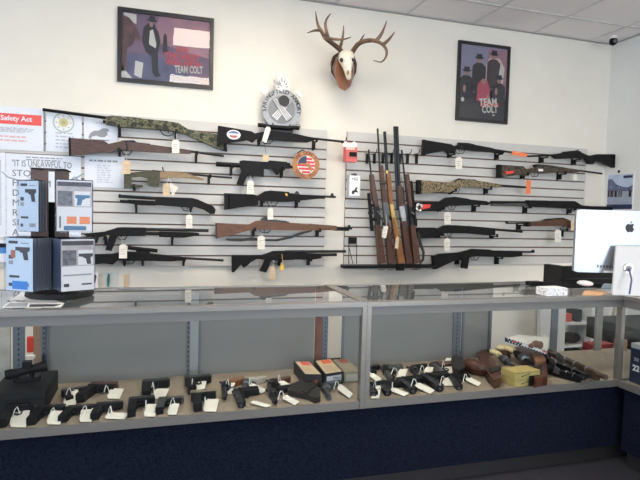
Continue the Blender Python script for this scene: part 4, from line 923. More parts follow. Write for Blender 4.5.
def revo(lab, A, B, G, steel=BLUE, grip=WALN2):
    T = place(A, B, G); r = root('revolver', None, lab, 'revolver', M=norm_root(T))
    MB().tube([T @ Vector(p) for p in ((.072,-.012,0),(.18,-.012,0))], [.009, .008], 12).build('barrel', steel, r)
    lext(MB(), T, [(.090,-.018),(.150,-.018),(.150,-.027),(.090,-.027)], .010, .002).build('ejector_rod', steel, r)
    lext(MB(), T, [(.002,-.012),(.016,.002),(.078,.002),(.090,-.004),(.090,-.034),(.072,-.046),(.030,-.050),(.002,-.036)], .016, .003).build('frame', steel, r)
    MB().tube([T @ Vector(p) for p in ((.028,-.020,0),(.031,-.020,0),(.068,-.020,0),(.072,-.020,0))], [.014, .0185, .0185, .015], 12).build('cylinder', steel, r)
    lext(MB(), T, [(-.004,-.024),(.020,-.042),(.025,-.060),(.019,-.085),(.004,-.110),(-.018,-.126),(-.034,-.119),(-.030,-.100),(-.022,-.078),(-.013,-.052)], .028, .008).build('grip', grip, r)
    MB().tube([T @ Vector(p) for p in ((.026,-.048,0),(.034,-.064,0),(.050,-.068,0),(.064,-.060,0),(.068,-.044,0))], .0032, 6).build('trigger_guard', steel, r)
    lext(MB(), T, [(.004,-.010),(-.010,.008),(-.004,.012),(.014,-.002)], .008, .001).build('hammer', steel, r)
    lext(MB(), T, [(.166,-.004),(.176,-.004),(.174,.005)], .004, 0).build('front_sight', steel, r)
    return r
def sp(x, y, z=ZS+.014): return onz(x, y, z)
def pst(f, lab, a, b, g, **k): return f(lab, sp(*a), sp(*b), sp(*g), **k)
TG = []
ROSEW = mat('brown_slide', (.07, .022, .018), .4)
P = [
(semi,'black pistol pointing right, just right of the black hard case',(62,392),(84,388),(56,401),{}),
(semi,'black pistol with a dark red slide, second of the back row from the left',(92,386.4),(119,386.4),(88,401),{'slide':ROSEW}),
(semi,'black pistol with a brownish slide in the front left corner',(9,409.4),(38,407),(3,424),{'slide':mat('bronze_slide', (.05,.035,.028), .4)}),
(semi,'long-slide black pistol, second from the left in the front row',(37,412),(65,410.4),(31,425),{}),
(semi,'black pistol, third from the left in the front row',(67,410),(95,408.6),(66,421),{}),
(semi,'small black pistol, fourth from the left in the front row',(98,407.6),(121,406),(99,419),{}),
(semi,'black pistol with a white zip tie, third of the back row from the left',(142,384.4),(169,382),(138,397),{}),
(semi,'black pistol standing out at the standard, fourth of the back row',(184,380.6),(210,378),(184,393),{}),
(revo,'revolver with an orange-brown grip turned to the right, back row',(221.4,380),(222.6,401),(237,375),{'grip':HONEY}),
(semi,'compact black pistol, fifth from the left in the front row',(130,403),(153,400.8),(131,416),{}),
(semi,'small silver-grey pistol in the front row of the left case',(160,400),(182,398.6),(158,411),{'slide':GREY,'grip':GREY}),
(semi,'tan-slide pistol with a black grip, left case front row',(191,399),(217,396.4),(190,415),{'slide':mat('tan_slide', (.26,.21,.14), .45)}),
(semi,'bulky black pistol below the white-grip revolver',(234,394),(240,409),(259,392.4),{}),
(revo,'dark revolver with a white grip, back row of the left case',(243.4,380),(241,392),(257.6,374.6),{'grip':mat('cream_grip', (.42, .39, .33), .5),'steel':GREY}),
(revo,'revolver with a dark red-brown grip beside the ammunition cartons',(268,380.4),(267.4,392),(290,376),{'grip':WALN2}),
(revo,'all-black revolver lying in front of the brown-grip one',(270,394),(276,407),(290,394),{'grip':POLY}),
(revo,'small dark grey revolver in front of the ammunition cartons',(323,388),(331.4,402.6),(338,386.6),{'steel':GREY,'grip':GREY}),
(semi,'black pistol just right of the middle post, front row',(365,385),(372.6,395.6),(377,383),{}),
(semi,'tiny black pistol at the back, just right of the middle post',(364,367.4),(375,366),(364,373),{}),
(semi,'black pistol, second right of the middle post in the front row',(380,384.6),(388,396),(395.6,383),{}),
(semi,'grey metal pistol right of the middle post, back row',(380.4,367),(389,380),(395,368.6),{'slide':GREY,'grip':GREY}),
(semi,'flat black pistol at the very back of the right case',(385,366),(399,366.4),(389,372),{}),
(semi,'large black pistol in the middle of the right case front row',(397,381),(412,392.6),(419,378),{}),
(revo,'dark snub revolver in the back row of the right case',(408,367),(416,377),(423,364),{'grip':POLY}),
(semi,'black pistol right of the largest one in the right case',(423.4,379),(441.6,392.4),(447,376),{}),
(semi,'bright steel pistol with a reddish grip, right case back row',(427,362),(446,380),(446,358.6),{'slide':GREY,'grip':WALN2}),
(semi,'black pistol nearest the brown holsters, front row',(451.4,378.4),(463,391.6),(469.6,379.6),{}),
]
for f, lab, a_, b_, g_, k in P: pst(f, lab, a_, b_, g_, **k)
# tags on the shelf
def stag(q, lab, frm=None, m=TAG):
    P_ = [sp(x, y, ZS+.004) for x, y in q]; c = sum(P_, Vector())/4
    r = root('price_tag', c, lab, 'price tag')
    # slight tilt towards the front
    ym = min(p.y for p in P_); P_ = [p+Vector((0, 0, (p.y-ym)*.12)) for p in P_]
    sh = max(0, Y0+.0085-min(p.y for p in P_)); P_ = [p+Vector((0, sh, 0)) for p in P_]
    c = sum(P_, Vector())/4; u = (P_[1]-P_[0]); w = P_[3]-P_[0]
    Q = [P_[0]+w*.22, P_[0]+u*.12, P_[1], P_[2], P_[3]+u*.12, P_[3]-w*.22]
    MB().ext(Q, (0, 0, .0014)).build('card', m, r, False)
    if frm:
        f = sp(*frm, ZS+.04); a0 = (P_[0]+P_[3])/2+u*.08+Vector((0, 0, .002))
        MB().tube([a0, (a0*2+f)/3+Vector((0, 0, .022)), (a0+2*f)/3+Vector((0, 0, .026)), f+Vector((0, 0, -.006))], .0016, 5).build('string', STR, r)
def tq(x0, y0, x1, y1, s=4, up=0): return [(x0+s, y0+up), (x1, y0), (x1-s, y1), (x0, y1)]
TL = [((63,394,78.4,406.4), 'black pistol by the hard case',(72,393)),((106,391.4,124,399),'pistol with the dark red slide',(104,391)),((6.6,417.4,28.4,430.4),'corner pistol with the brownish slide',(20,412)),
((44,417.4,63,428),'long-slide pistol',(56,414)),((76.6,416.6,92.4,427.6),'third front-row pistol',(88,412)),((103,417.6,128.4,422.4),'small fourth front-row pistol',(112,412)),
((151,391.6,169,399),'black pistol with the zip tie',(152,386)),((190,384.4,206.4,393),'pistol by the standard',(192,384)),((223,385,235.4,394.4),'orange-brown grip revolver',(229,384)),
((143,409.4,158,419),'compact fifth front-row pistol',(146,406)),((167,408,179.4,416.6),'small silver-grey pistol',(175,402)),((203,404.4,219.6,414),'tan-slide pistol',(205,403)),
((248,386,266.4,393.6),'white-grip revolver',(249,383)),((277.6,382.4,294.4,391.6),'red-brown grip revolver',(278,380)),((282,398.4,300,406.4),'all-black revolver',(278,398)),((250,403.4,271.4,408.6),'bulky black pistol',None),
((336.6,387.4,352.6,398.6),'small revolver by the cartons',(334,388)),((367.6,374.4,381.4,382.6),'tiny pistol at the back',(368,372)),((372,387,383.4,399.6),'pistol at the middle post',(376,386)),((391,391.4,411,398),'second pistol right of the post',(392,388)),
((396,372,407.4,379.4),'grey metal pistol',(391,373)),((416,387,437.4,396),'largest pistol of the right case',(411,385)),((422.4,370,433.4,377.6),'snub revolver',(420,370)),
((441,378,461.6,386),'pistol right of the largest one',(440,384)),((442,363,455.4,376.4),'steel pistol with the reddish grip',(442,367)),((464.6,379,481,386.6),'pistol nearest the holsters',(463,381))]
for (x0_, y0_, x1_, y1_), d, fr in TL:
    s_ = 3 if x1_-x0_ < 17 else 4.5
    if d in ('white-grip revolver','red-brown grip revolver','all-black revolver','second pistol right of the post','largest pistol of the right case','bulky black pistol','pistol nearest the holsters','small revolver by the cartons','tiny pistol at the back'):
        q = [(x0_, y0_+1), (x1_-s_*1.4, y0_+(y1_-y0_)*.12), (x1_, y1_-(y1_-y0_)*.15), (x0_+s_*1.2, y1_)]
        q = [(x0_, y0_+(y1_-y0_)*.35), (x0_+s_, y0_), (x1_, y1_-(y1_-y0_)*.35), (x1_-s_, y1_)]
        q = [q[0], q[1], q[2], q[3]]; q = [q[1], q[2], q[3], q[0]]
    else: q = tq(x0_, y0_, x1_, y1_, s_)
    stag(q, 'cream price tag lying by the ' + d, fr)

# holsters and other things on the shelf
def slab(name, label, cat, m, px, h, z=ZS, bev=.006, parent=None):
    mb = MB().ext([onz(x, y, z+h*.6)*1 for x, y in px], (0, 0, 0.0001), 0)
    mb.bm.free(); mb = MB()
    Q = [onz(x, y, z+h*.6) for x, y in px]
    sh = max(0, Y0+.018-min(q.y for q in Q))-max(0, max(q.y for q in Q)-(Y1-.05))
    for q in Q: q.z = z+.001; q.y += sh
    mb.ext(Q, (0, 0, h), bev); o = mb.build(name, m, parent)
    if label: tag(o, label, cat)
    return o
r = root('holster', sp(312, 394), 'black leather flap holster lying in front of the ammunition cartons', 'holster')
slab('body', None, None, LEATHD, [(290,391.4),(303,386),(310,383),(318,386),(324,398),(324.4,403.4),(318,405),(312,401.6),(299,398.6),(291,397)], .022, parent=r, bev=.010)
slab('strap', None, None, LEATHD, [(302,391),(313.4,381),(316.6,380.4),(317.4,384),(306,394)], .008, z=ZS+.021, parent=r, bev=.002)
slab('snap_tab', None, None, mat('tab_red', (.22, .05, .03), .5), [(314,381.4),(317.6,378),(318,382.6),(316,384)], .006, z=ZS+.026, parent=r, bev=.001)
# ammunition cartons (long boxes lying end-on to the viewer)
CT = mat('carton_top', (.60, .46, .30), .6, noise=.06, scale=20); CS = mat('carton_side', (.015, .014, .016), .5); CD = mat('carton_dim', (.22, .20, .13), .6)
def carton(lab, fl_, fr, bl, h, top, endm, redm):
    A_ = onz(*fl_, ZS); B_ = onz(*fr, ZS); C_ = onz(*bl, ZS); w = B_-A_; d = C_-A_
    r = root('ammunition_carton', A_, lab, 'carton', 'long ammunition cartons')
    Q = [A_, B_, B_+d, A_+d]; MB().ext([q+Vector((0,0,.001)) for q in Q], (0, 0, h), .002).build('box', CS if top is CT else CD, r)
    i = .06; Q2 = [A_+w*i+d*.02, B_-w*i+d*.02, B_-w*i+d*.97, A_+w*i+d*.97]
    MB().ext([q+Vector((0,0,h+.0005)) for q in Q2], (0, 0, .0015)).build('top_label', top, r, False)
    Q3 = [A_+w*.32+d*.66, A_+w*.86+d*.66, A_+w*.86+d*.94, A_+w*.32+d*.94]
    MB().ext([q+Vector((0,0,h+.002)) for q in Q3], (0, 0, .001)).build('top_print', redm, r, False)
    mb = MB()
    for k in range(4): mb.ext([q+Vector((0,0,h+.002)) for q in (A_+w*(.2+.14*k)+d*.1, A_+w*(.25+.14*k)+d*.1, A_+w*(.25+.14*k)+d*.55, A_+w*(.2+.14*k)+d*.55)], (0, 0, .0006))
    mb.build('top_lines', mat('carton_line', (.38, .27, .18), .6), r, False)
    n_ = Vector((w.y, -w.x, 0)).normalized()*.001
    if endm: MB().ext([A_+w*.10+n_+Vector((0,0,h*.16)), A_+w*.92+n_+Vector((0,0,h*.16)), A_+w*.92+n_+Vector((0,0,h*.80)), A_+w*.10+n_+Vector((0,0,h*.80))], -n_*.5).build('end_label', endm, r, False)
    return r, A_, w, h, n_
carton('left ammunition carton with a black end and tan top', (304.4,387), (321.6,387.4), (293.6,373), .056, CT, None, mat('carton_red', (.62, .10, .08), .5))
rr_, A_, w_, h_, n_ = carton('middle ammunition carton with a white end label and orange-red print', (324.6,387), (342.4,384), (314,372.6), .056, CT, mat('end_white', (.62, .64, .68), .5), mat('carton_orange', (.75, .14, .05), .5))
text('lettering', 'MAG', INK, rr_, A_+w_*.68+n_*1.6+Vector((0,0,h_*.48)), w_, ZU, .018); text('lettering', '38 SPL', INK, rr_, A_+w_*.62+n_*1.6+Vector((0,0,h_*.24)), w_, ZU, .014)
carton('right ammunition carton, dull olive, beside the middle post', (344,383.6), (360,382), (332,370), .050, mat('carton_olive_top', (.26, .24, .17), .6), mat('end_dim', (.33, .32, .27), .5), mat('carton_dullred', (.30, .08, .06), .5))
# hard case with optic, left
r = root('hard_case', sp(28, 395), 'black padded case in the left corner of the glass counter', 'case')
A_, B_, C_ = onz(6, 412, ZS), onz(46, 404, ZS), onz(13, 394, ZS)
a0, a1 = Vector((-.575, 2.15, ZS+.001)), Vector((-.39, 2.42, ZS+.080)); MB().box(a0, a1, .012).build('body', CASEB, r); MB().box((-.577, 2.148, ZS+.052), (-.388, 2.422, ZS+.056)).build('seam', BLK, r)
MB().box((-.52, 2.135, ZS+.03), (-.44, 2.15, ZS+.045), .004).build('handle', BLK, r)
RD = Vector((-.475, 2.30, ZS+.080))
r = root('red_dot_sight', RD, 'black optic sight standing on top of the black padded case', 'gun sight')
def rb(a, b, bev, nm): MB().box(RD+Vector(a), RD+Vector(b), bev).build(nm, BLK, r)
rb((-.05,-.015,.001), (.04,.02,.016), .003, 'mount'); rb((-.045,-.02,.012), (-.033,.02,.045), .002, 'clamp'); rb((.005,-.02,.012), (.017,.02,.045), .002, 'clamp')
MB().tube([RD+Vector(p) for p in ((-.075,-.03,.034), (-.055,-.025,.036), (-.03,-.02,.040), (.03,-.005,.050), (.055,0,.054), (.065,.002,.055))], [.018,.020,.015,.017,.022,.020], 14).build('tube', BLK, r)
rb((-.018,-.025,.050), (.012,.01,.078), .004, 'turret'); rb((.048,-.005,.068), (.056,.012,.098), .002, 'lens_cap')
stag([(13,380.4),(25,377),(26,380.6),(14,384)], 'small white card on the left edge of the black padded case')
# brown goods on the right
slab('holster', 'black leather holster behind the reddish-grip pistol', 'holster', LEATHD, [(451,361),(456,359),(463,361),(465,371),(459,374),(453,371)], .045, bev=.014)
r = root('holster', sp(476, 366), 'rounded brown leather holster, leftmost of the brown leather pieces', 'holster')
A_ = sp(467, 366, ZS+.03); B_ = sp(481, 369, ZS+.03)
MB().tube([A_+Vector((-.01,.02,0)), A_+Vector((.01,.02,0)), (A_+B_)/2+Vector((0,0,.004)), B_+Vector((.0,-.01,0)), B_+Vector((.012,-.014,0))], [.020, .034, .037, .034, .026], 16).build('body', LEATH, r)
MB().tube([(A_+B_)/2+Vector((.012,-.002,.0)), (A_+B_)/2+Vector((.02,-.005,0))], .0395, 16).build('band', mat('trim_leather', (.30, .15, .07), .5), r)
r = root('holster', sp(496, 372), 'long brown leather revolver holster lying slanted, left of the yellow boxes', 'holster')
slab('pouch', None, None, LEATH, [(486,357),(492,354.6),(500,365),(509,380.6),(508.6,386),(502,388),(496,381),(489,370),(484.4,361)], .040, parent=r, bev=.013)
slab('welt', None, None, LEATHD, [(484.4,361),(489,371),(496,382),(502,389),(500,390),(493,384),(485.6,372),(482,363)], .012, parent=r, bev=.003)
slab('strap', None, None, LEATHD, [(489,369),(500,366),(502,369),(491,373)], .006, z=ZS+.040, parent=r, bev=.002)
def bigrev(lab, pA, pB, pG, z, steel, grip):
    A2, B2, G2 = onz(*pA, z), onz(*pB, z), onz(*pG, z)
    f = revo(lab, A2, B2, G2, steel=steel, grip=grip)
    dz = z-(ZS+.0165); f.location.z += dz
    return f
def ivrev(lab, z, gpx, fpx, bpx, gr, steel, k=1.0):
    g_ = [onz(x, y, z) for x, y in gpx]; fr = [onz(x, y, z) for x, y in fpx]; ba = [onz(x, y, z) for x, y in bpx]
    r = root('revolver', fr[0], lab, 'revolver')
    MB().tube(g_, [.010*k, .017*k, .0165*k, .014*k, .012*k][:len(g_)], 12).build('grip', gr, r)
    MB().tube(fr, [.013*k, .019*k, .018*k][:len(fr)], 10).build('frame', steel, r)
    c_ = fr[-1]; d = (ba[-1]-fr[-1]).normalized()
    MB().tube([c_-d*.004, c_, c_+d*.040, c_+d*.044], [.016*k, .021*k, .021*k, .016*k], 12).build('cylinder', GREY, r)
    MB().tube([c_+d*.04]+ba, .009*k, 10).build('barrel', steel, r)
    gd = fr[0]+Vector((0, -.028, -.004)); MB().tube([fr[0]+Vector((0,-.010,0)), gd, gd+d*.03, c_+d*.02+Vector((0,-.012,0))], .003, 6).build('trigger_guard', STEEL, r)
    MB().tube([fr[0], fr[0]+Vector((-.004,.018,.014))], [.006,.003], 6).build('hammer', STEEL, r)
ivrev('revolver with a large ivory grip resting above the yellow boxes', ZS+.062, [(496.6,347.4),(501,347.6),(506,347.8),(512,350),(516.6,353)], [(515.6,352.6),(518.6,355),(521.6,357.4)], [(533,364)], IVORY, BLK, 1.1)
ivrev('revolver with a pale yellow grip, half hidden by the ivory-grip one', ZS+.050, [(489.6,351.2),(493.6,351.6),(498,354),(501,357)], [(500.6,357),(503.6,359)], [(514,367)], IVORY, GREY, 1.0)
tag(MB().ext([onz(x, y, ZS+.02) for x, y in ((509,365.4),(513,364.6),(515.6,368),(514.4,374),(511,371))], (0, 0, .003)).build('torn_card', mat('torn_card_paper', (.72, .60, .46), .6)), 'small torn cream card between the long holster and the yellow boxes', 'card')
tag(MB().tube([sp(505,357,ZS+.02)+Vector((0,0,k)) for k in (0, .02, .035)], [.03, .026, .018], 12).build('cartridge_pouch', LEATH), 'small brown leather pouch under the ivory-grip revolver', 'pouch')
r = root('holster', sp(545, 372), 'brown leather holster leaning behind and right of the yellow boxes', 'holster')
slab('pouch', None, None, LEATH, [(520,352),(530,350),(541,351),(547,360),(553,370),(554,383),(541,385.4),(538,376),(528,364)], .042, parent=r, bev=.013)
slab('flap', None, None, mat('light_leather', (.30, .13, .07), .4, col2=(.38, .18, .10), scale=30), [(531,352),(541,352.4),(546,360.6),(536,364)], .014, z=ZS+.042, parent=r, bev=.004)
slab('toe', None, None, LEATHD, [(539,377),(553.6,374),(554.4,383.4),(541,386)], .044, parent=r, bev=.01)
YB = mat('yellow_carton', (.47, .36, .13), .6, noise=.05, scale=30)
A_, B_, C_ = onz(514.2,387.2,ZS), onz(539.4,384.2,ZS), onz(511.4,377.6,ZS)
for k in range(2):
    r = root('ammunition_box', A_+Vector((0,0,k*.034)), ('lower', 'upper')[k]+' yellow ammunition box of the stack in the right case', 'ammunition box', 'stacked yellow ammunition boxes')
    w_ = B_-A_; d_ = Vector((-w_.y, w_.x, 0)).normalized()*.082-w_.normalized()*.006
    Q = [A_, B_, B_+d_, A_+d_]; MB().ext([q+Vector((0,0,.001+k*.034)) for q in Q], (0, 0, .032), .0015).build('carton', YB, r)
    n_ = Vector((w_.y, -w_.x, 0)).normalized()*.0008
    MB().ext([A_+w_*u+n_+Vector((0,0,k*.034+v)) for u, v in ((.25,.012),(.50,.020),(.62,.024),(.60,.018),(.42,.014),(.28,.008))], -n_*.4).build('print', mat('yellow_box_print', (.06, .05, .03), .6), r, False)
    MB().ext([A_+w_*.02+n_*.6+Vector((0,0,k*.034+.0265)), B_-w_*.02+n_*.6+Vector((0,0,k*.034+.0265)), B_-w_*.02+n_*.6+Vector((0,0,k*.034+.0280)), A_+w_*.02+n_*.6+Vector((0,0,k*.034+.0280))], -n_*.4).build('lid_line', mat('yellow_box_print', (1,1,1)), r, False)
# antique long pistols pointing lower right
def antique(lab, a_, b_, h, barrel, wood, z):
    A2, B2 = onz(*a_, z), onz(*b_, z); d = (B2-A2); L = d.length; d.normalize(); n_ = Vector((-d.y, d.x, 0))
    r = root('antique_pistol', A2, lab, 'antique pistol')
    MB().tube([A2+d*L*.25, B2], h*.42, 10).build('barrel', barrel, r)
    MB().ext([A2+n_*.012+Vector((0,0,-h)), A2+d*L*.3+n_*.018+Vector((0,0,-h)), A2+d*L*.88+n_*.010+Vector((0,0,-h)), A2+d*L*.88-n_*.012+Vector((0,0,-h)), A2+d*L*.3-n_*.018+Vector((0,0,-h)), A2-n_*.014+Vector((0,0,-h))], (0, 0, h*1.3), .004).build('stock', wood, r)
    MB().ext([A2+d*L*.18-n_*.020+Vector((0,0,-h*.4)), A2+d*L*.36-n_*.020+Vector((0,0,-h*.4)), A2+d*L*.34-n_*.020+Vector((0,0,h*.7)), A2+d*L*.22-n_*.020+Vector((0,0,h*1.0))], n_*.008, .002).build('lock_plate', STEEL, r)
    MB().ell(A2, .022, .022, .020, 12).build('butt_cap', barrel, r)
    for t in (.5, .7): MB().tube([A2+d*L*t, A2+d*L*(t+.02)], h*.62, 10).build('barrel_band', STEEL, r)
DW = mat('dark_carved_wood', (.022, .014, .010), .45, col2=(.085, .05, .032), scale=70)
antique('long carved brown antique pistol, furthest back of the slanted three', (550,352.6), (606,377.6), .030, DW, DW, ZS+.045)
antique('black and silver antique pistol, middle of the slanted three', (545,358), (588,376.4), .026, BLUE, BLK, ZS+.036)
antique('short black antique pistol, front one of the slanted three', (549,368.4), (585,378.4), .024, BLK, BLK, ZS+.028)
# star-bordered display board
FB = mat('board_white', (.70, .68, .64), .6)
r = root('display_board', onz(530,345,ZS), 'white board with a stars-and-stripes edge leaning behind the ivory-grip revolvers', 'display board')
def bp(x, y, Y): return ony(x, y, Y)
q = [bp(516,336,2.44), bp(549,338,2.44), bp(548,352,2.34), bp(506.8,337.8,2.34)]
MB().ext([bp(507,337.8,2.30), bp(547,351.6,2.24), bp(549,337,2.44), bp(518,334.6,2.46)], (0, 0, -.012)).build('panel', FB, r, False)
E0, E1 = bp(506.4,337.6,2.30), bp(548,351.4,2.24)
MB().ext([E0, E1, E1+Vector((0,0,-.022)), E0+Vector((0,0,-.022))], (0, .012, 0)).build('border', mat('border_navy', (.015, .02, .06), .5), r, False)
rnd = random.Random(4); mb = MB()
for k in range(26):
    t = .04+.92*(k/26); p = E0.lerp(E1, t)+Vector((0, -.001, -.004-.012*(k % 2))); mb.ext([p+Vector((.0035*math.cos(j*math.pi*.4+.3)*(1 if 1 else 1), 0, .0035*math.sin(j*math.pi*.4+.3))) for j in range(5)], (0, .0008, 0))
mb.build('stars', WHITE, r, False)
for t0, t1 in ((.14, .24), (.86, .98)): MB().ext([E0.lerp(E1,t0)+Vector((0,-.002,-.003)), E0.lerp(E1,t1)+Vector((0,-.002,-.003)), E0.lerp(E1,t1)+Vector((0,-.002,-.011)), E0.lerp(E1,t0)+Vector((0,-.002,-.011))], (0, .001, 0)).build('red_stripe', PRED, r, False)
tag(MB().ell(ony(536.4,344.0,2.27), .026, .02, .018, 14).ell(ony(531.6,345.6,2.26), .018, .014, .012, 10).ell(ony(540.4,345.0,2.26), .016, .014, .020, 10).build('leather_scrap', mat('scrap_brown', (.16, .075, .05), .6, noise=.3, scale=40, bump=.5)), 'brown crumpled leather piece on the white board', 'leather piece')

# ------------------------------------------------------------------ package rack on the counter
RB = mat('rack_brown', (.085, .045, .036), .45); RC = Vector((-.365, 2.315, Z1))
r = root('package_rack', RC, 'dark revolving counter rack with packages, left end of the counter', 'display rack')
MB().tube([RC+Vector((0,0,h_)) for h_ in (.001, .006, .022, .030)], [.118, .125, .122, .10], 32).build('base', CASEB, r)
MB().tube([RC+Vector((0,0,h_)) for h_ in (.030, .055)], [.075, .07], 24).build('turntable', CASEB, r)
def colp(x0_, x1_, y0_, y1_, Y, th, nm, m):
    a_ = ony(x0_, y0_, Y); b_ = ony(x1_, y1_, Y); return MB().box((a_.x, Y, b_.z), (b_.x, Y+th, a_.z), .002).build(nm, m, r)
colp(30.6, 39, 169, 287, 2.25, .10, 'column_side', RB); colp(38.6, 48, 170, 288, 2.24, .012, 'column_board', RB)
colp(54.6, 65, 170, 288, 2.27, .10, 'column_board', RB); colp(30, 65.6, 167.4, 170, 2.235, .14, 'top_cap', BLK); colp(47.6, 54.8, 202, 262, 2.36, .01, 'back_card', BLK)
ACR = glass('clear_plastic', (.95, .965, .985), .3)
CARD = mat('card_blue_white', (.52, .63, .76), .5); CARDG = mat('card_grey', (.36, .33, .33), .5, col2=(.50, .46, .45), scale=25); CW = mat('card_white', (.72, .70, .70), .5)
PBL = mat('print_blue', (.04, .22, .60), .5); PGR = mat('print_dark', (.05, .05, .06), .5); POR = mat('print_orange', (.80, .24, .08), .5); PTEAL = mat('print_teal', (.05, .16, .28), .5)
def pistolpts(s=1, flip=1): return [(x*s*flip, y*s) for x, y in ((-.03,.012),(.03,.012),(.03,.0),(.012,-.002),(.008,-.008),(.0,-.008),(-.006,-.034),(-.024,-.034),(-.020,-.006),(-.03,0))]
def pack(cpx, Y, w, h, yaw, lab, grp, kind, full=True, off=0):
    c0 = ony(*cpx, Y); R_ = Vector((math.cos(yaw), math.sin(yaw), 0)); N_ = Vector((math.sin(yaw), -math.cos(yaw), 0))   # N_ points to the viewer side
    c0 = c0-N_*off; U_ = ZU
    r = root('clamshell_package', c0-U_*h/2, lab, 'package', grp)
    def q(u0, u1, v0, v1, n): return [c0+R_*w*(u-.5)+U_*h*(v-.5)+N_*n for u, v in ((u0,v0),(u1,v0),(u1,v1),(u0,v1))]
    base = {'blue': CARD, 'grey': CW}[kind]
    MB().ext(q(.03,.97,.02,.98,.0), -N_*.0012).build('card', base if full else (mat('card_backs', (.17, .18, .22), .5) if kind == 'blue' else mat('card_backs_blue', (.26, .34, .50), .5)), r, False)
    MB().ext(q(0,1,0,1,.009), -N_*.0006).build('plastic_shell', ACR, r, False)
    mb = MB()
    for u0, u1, v0, v1 in ((0,.02,0,1),(.98,1,0,1),(.02,.98,.985,1)): mb.ext(q(u0,u1,v0,v1,.009), -N_*.0105)
    mb.build('shell_rim', ACR, r, False)
    MB().tube([c0+U_*(h*.5-.002)+R_*-.012, c0+U_*(h*.5+.012), c0+U_*(h*.5-.002)+R_*.012], .0022, 6).build('hang_tab', ACR, r)
    if not full: return r
    def pp(nm, m, u0, u1, v0, v1, k=1): MB().ext(q(u0,u1,v0,v1,.0004*k+.0003), -N_*.0003).build(nm, m, r, False)
    def gunp(m, u, v, s, fl_=1): MB().ext([c0+R_*(w*(u-.5)+x)+U_*(h*(v-.5)+y)+N_*.0016 for x, y in pistolpts(s, fl_)], -N_*.0005).build('printed_pistol', m, r, False)
    if kind == 'blue':
        pp('print', PGR, .12, .45, .88, .93); pp('print', GINK, .55, .85, .88, .90)
        gunp(PGR, .62, .76, 1.0, -1)
        pp('print', PGR, .12, .28, .60, .67); pp('print', GINK, .12, .28, .50, .57)
        pp('print', PGR, .14, .5, .26, .30); pp('print', PGR, .12, .24, .10, .16); pp('print', GINK, .55, .85, .10, .17)
        if lab.startswith('lower'): pp('print', PBL, .25, .80, .05, .20, 3); pp('print', mat('print_redbrown', (.35, .12, .08), .5), .2, .36, .62, .76, 2)
    else:
        pp('print', CARDG, .02, .98, .48, .96); pp('print', PGR, .05, .95, .87, .95, 2)
        pp('print', CW, .50, .93, .50, .78, 2); pp('print', mat('print_photo', (.13, .13, .15), .5, noise=.4, scale=60), .06, .45, .50, .78, 2)
        gunp(PTEAL if lab.startswith('upper') else PGR, .72, .66, .85, 1 if lab.startswith('upper') else -1)
        if lab.startswith('upper'):
            pp('print', POR, .30, .56, .16, .30, 2); pp('print', POR, .64, .92, .16, .30, 2); pp('print', PTEAL, .22, .82, .04, .12, 2); pp('print', PGR, .1, .14, .08, .3, 2)
        else:
            pp('print', GINK, .08, .9, .30, .33, 2); pp('print', PGR, .1, .25, .10, .16, 2); pp('print', PGR, .6, .9, .12, .15, 2)
    return r
G_ = 'clamshell packages on the rack'
def stack(pos, cpx, Y, w, h, yaw, n, step, kind, side):
    pack(cpx, Y, w, h, yaw, pos+' front clamshell package of the rack, '+side, G_, kind)
    for k in range(1, n): pack(cpx, Y, w, h, yaw, 'clear package hung behind the front one, '+pos+' stack of the rack', G_, kind, False, step*k)
stack('upper left', (28.4,206), 2.20, .112, .192, math.radians(-42), 4, .011, 'blue', 'pale blue card')
stack('lower left', (19.4,264.6), 2.13, .118, .196, math.radians(-30), 8, .013, 'blue', 'pale blue card with a blue patch')
stack('upper right', (74.4,206), 2.20, .128, .198, math.radians(4), 3, .010, 'grey', 'grey card with orange squares')
stack('lower right', (78,265), 2.13, .124, .196, math.radians(27), 9, .014, 'grey', 'grey and white card')
for (a_, b_) in (((42,176),(1.6,172)),((48,177),(66,178)),((44,238),(20,236)),((48,240),(84,236))):
    pass
WIREM = mat('wire_clear', (.45, .50, .55), .3, .6)
for pl in ([(34,180),(20,181),(8,177),(2,171.6)], [(56,181),(66,181),(76,178),(84,173)], [(34,238),(22,238),(16,235)], [(58,241),(72,241),(86,236)]):
    MB().tube(pts(pl, 2.24), .0028, 6).build('peg', WIREM, r)
r = root('flyer', onz(30,306,Z1), 'printed flyer lying on the glass under the package rack', 'flyer')
MB().ext([onz(x, y, Z1+.001) for x, y in ((2,307.6),(60.4,307.4),(64.4,303.4),(30,292.6),(22,292))], (0, 0, .0012)).build('sheet', WHITE, r, False)
MB().ext([onz(x, y, Z1+.0025) for x, y in ((29,307),(54,306.6),(62,304.2),(30,304.4))], (0, 0, .0004)).build('dark_print', PGR, r, False)
MB().ext([onz(x, y, Z1+.0025) for x, y in ((4,306.8),(27,306.8),(28,303),(10,303))], (0, 0, .0004)).build('grey_print', GINK, r, False)
text('lettering', 'VC', PGR, r, onz(14.6,301.6,Z1+.0028), XR, (0, 1, 0), .05)

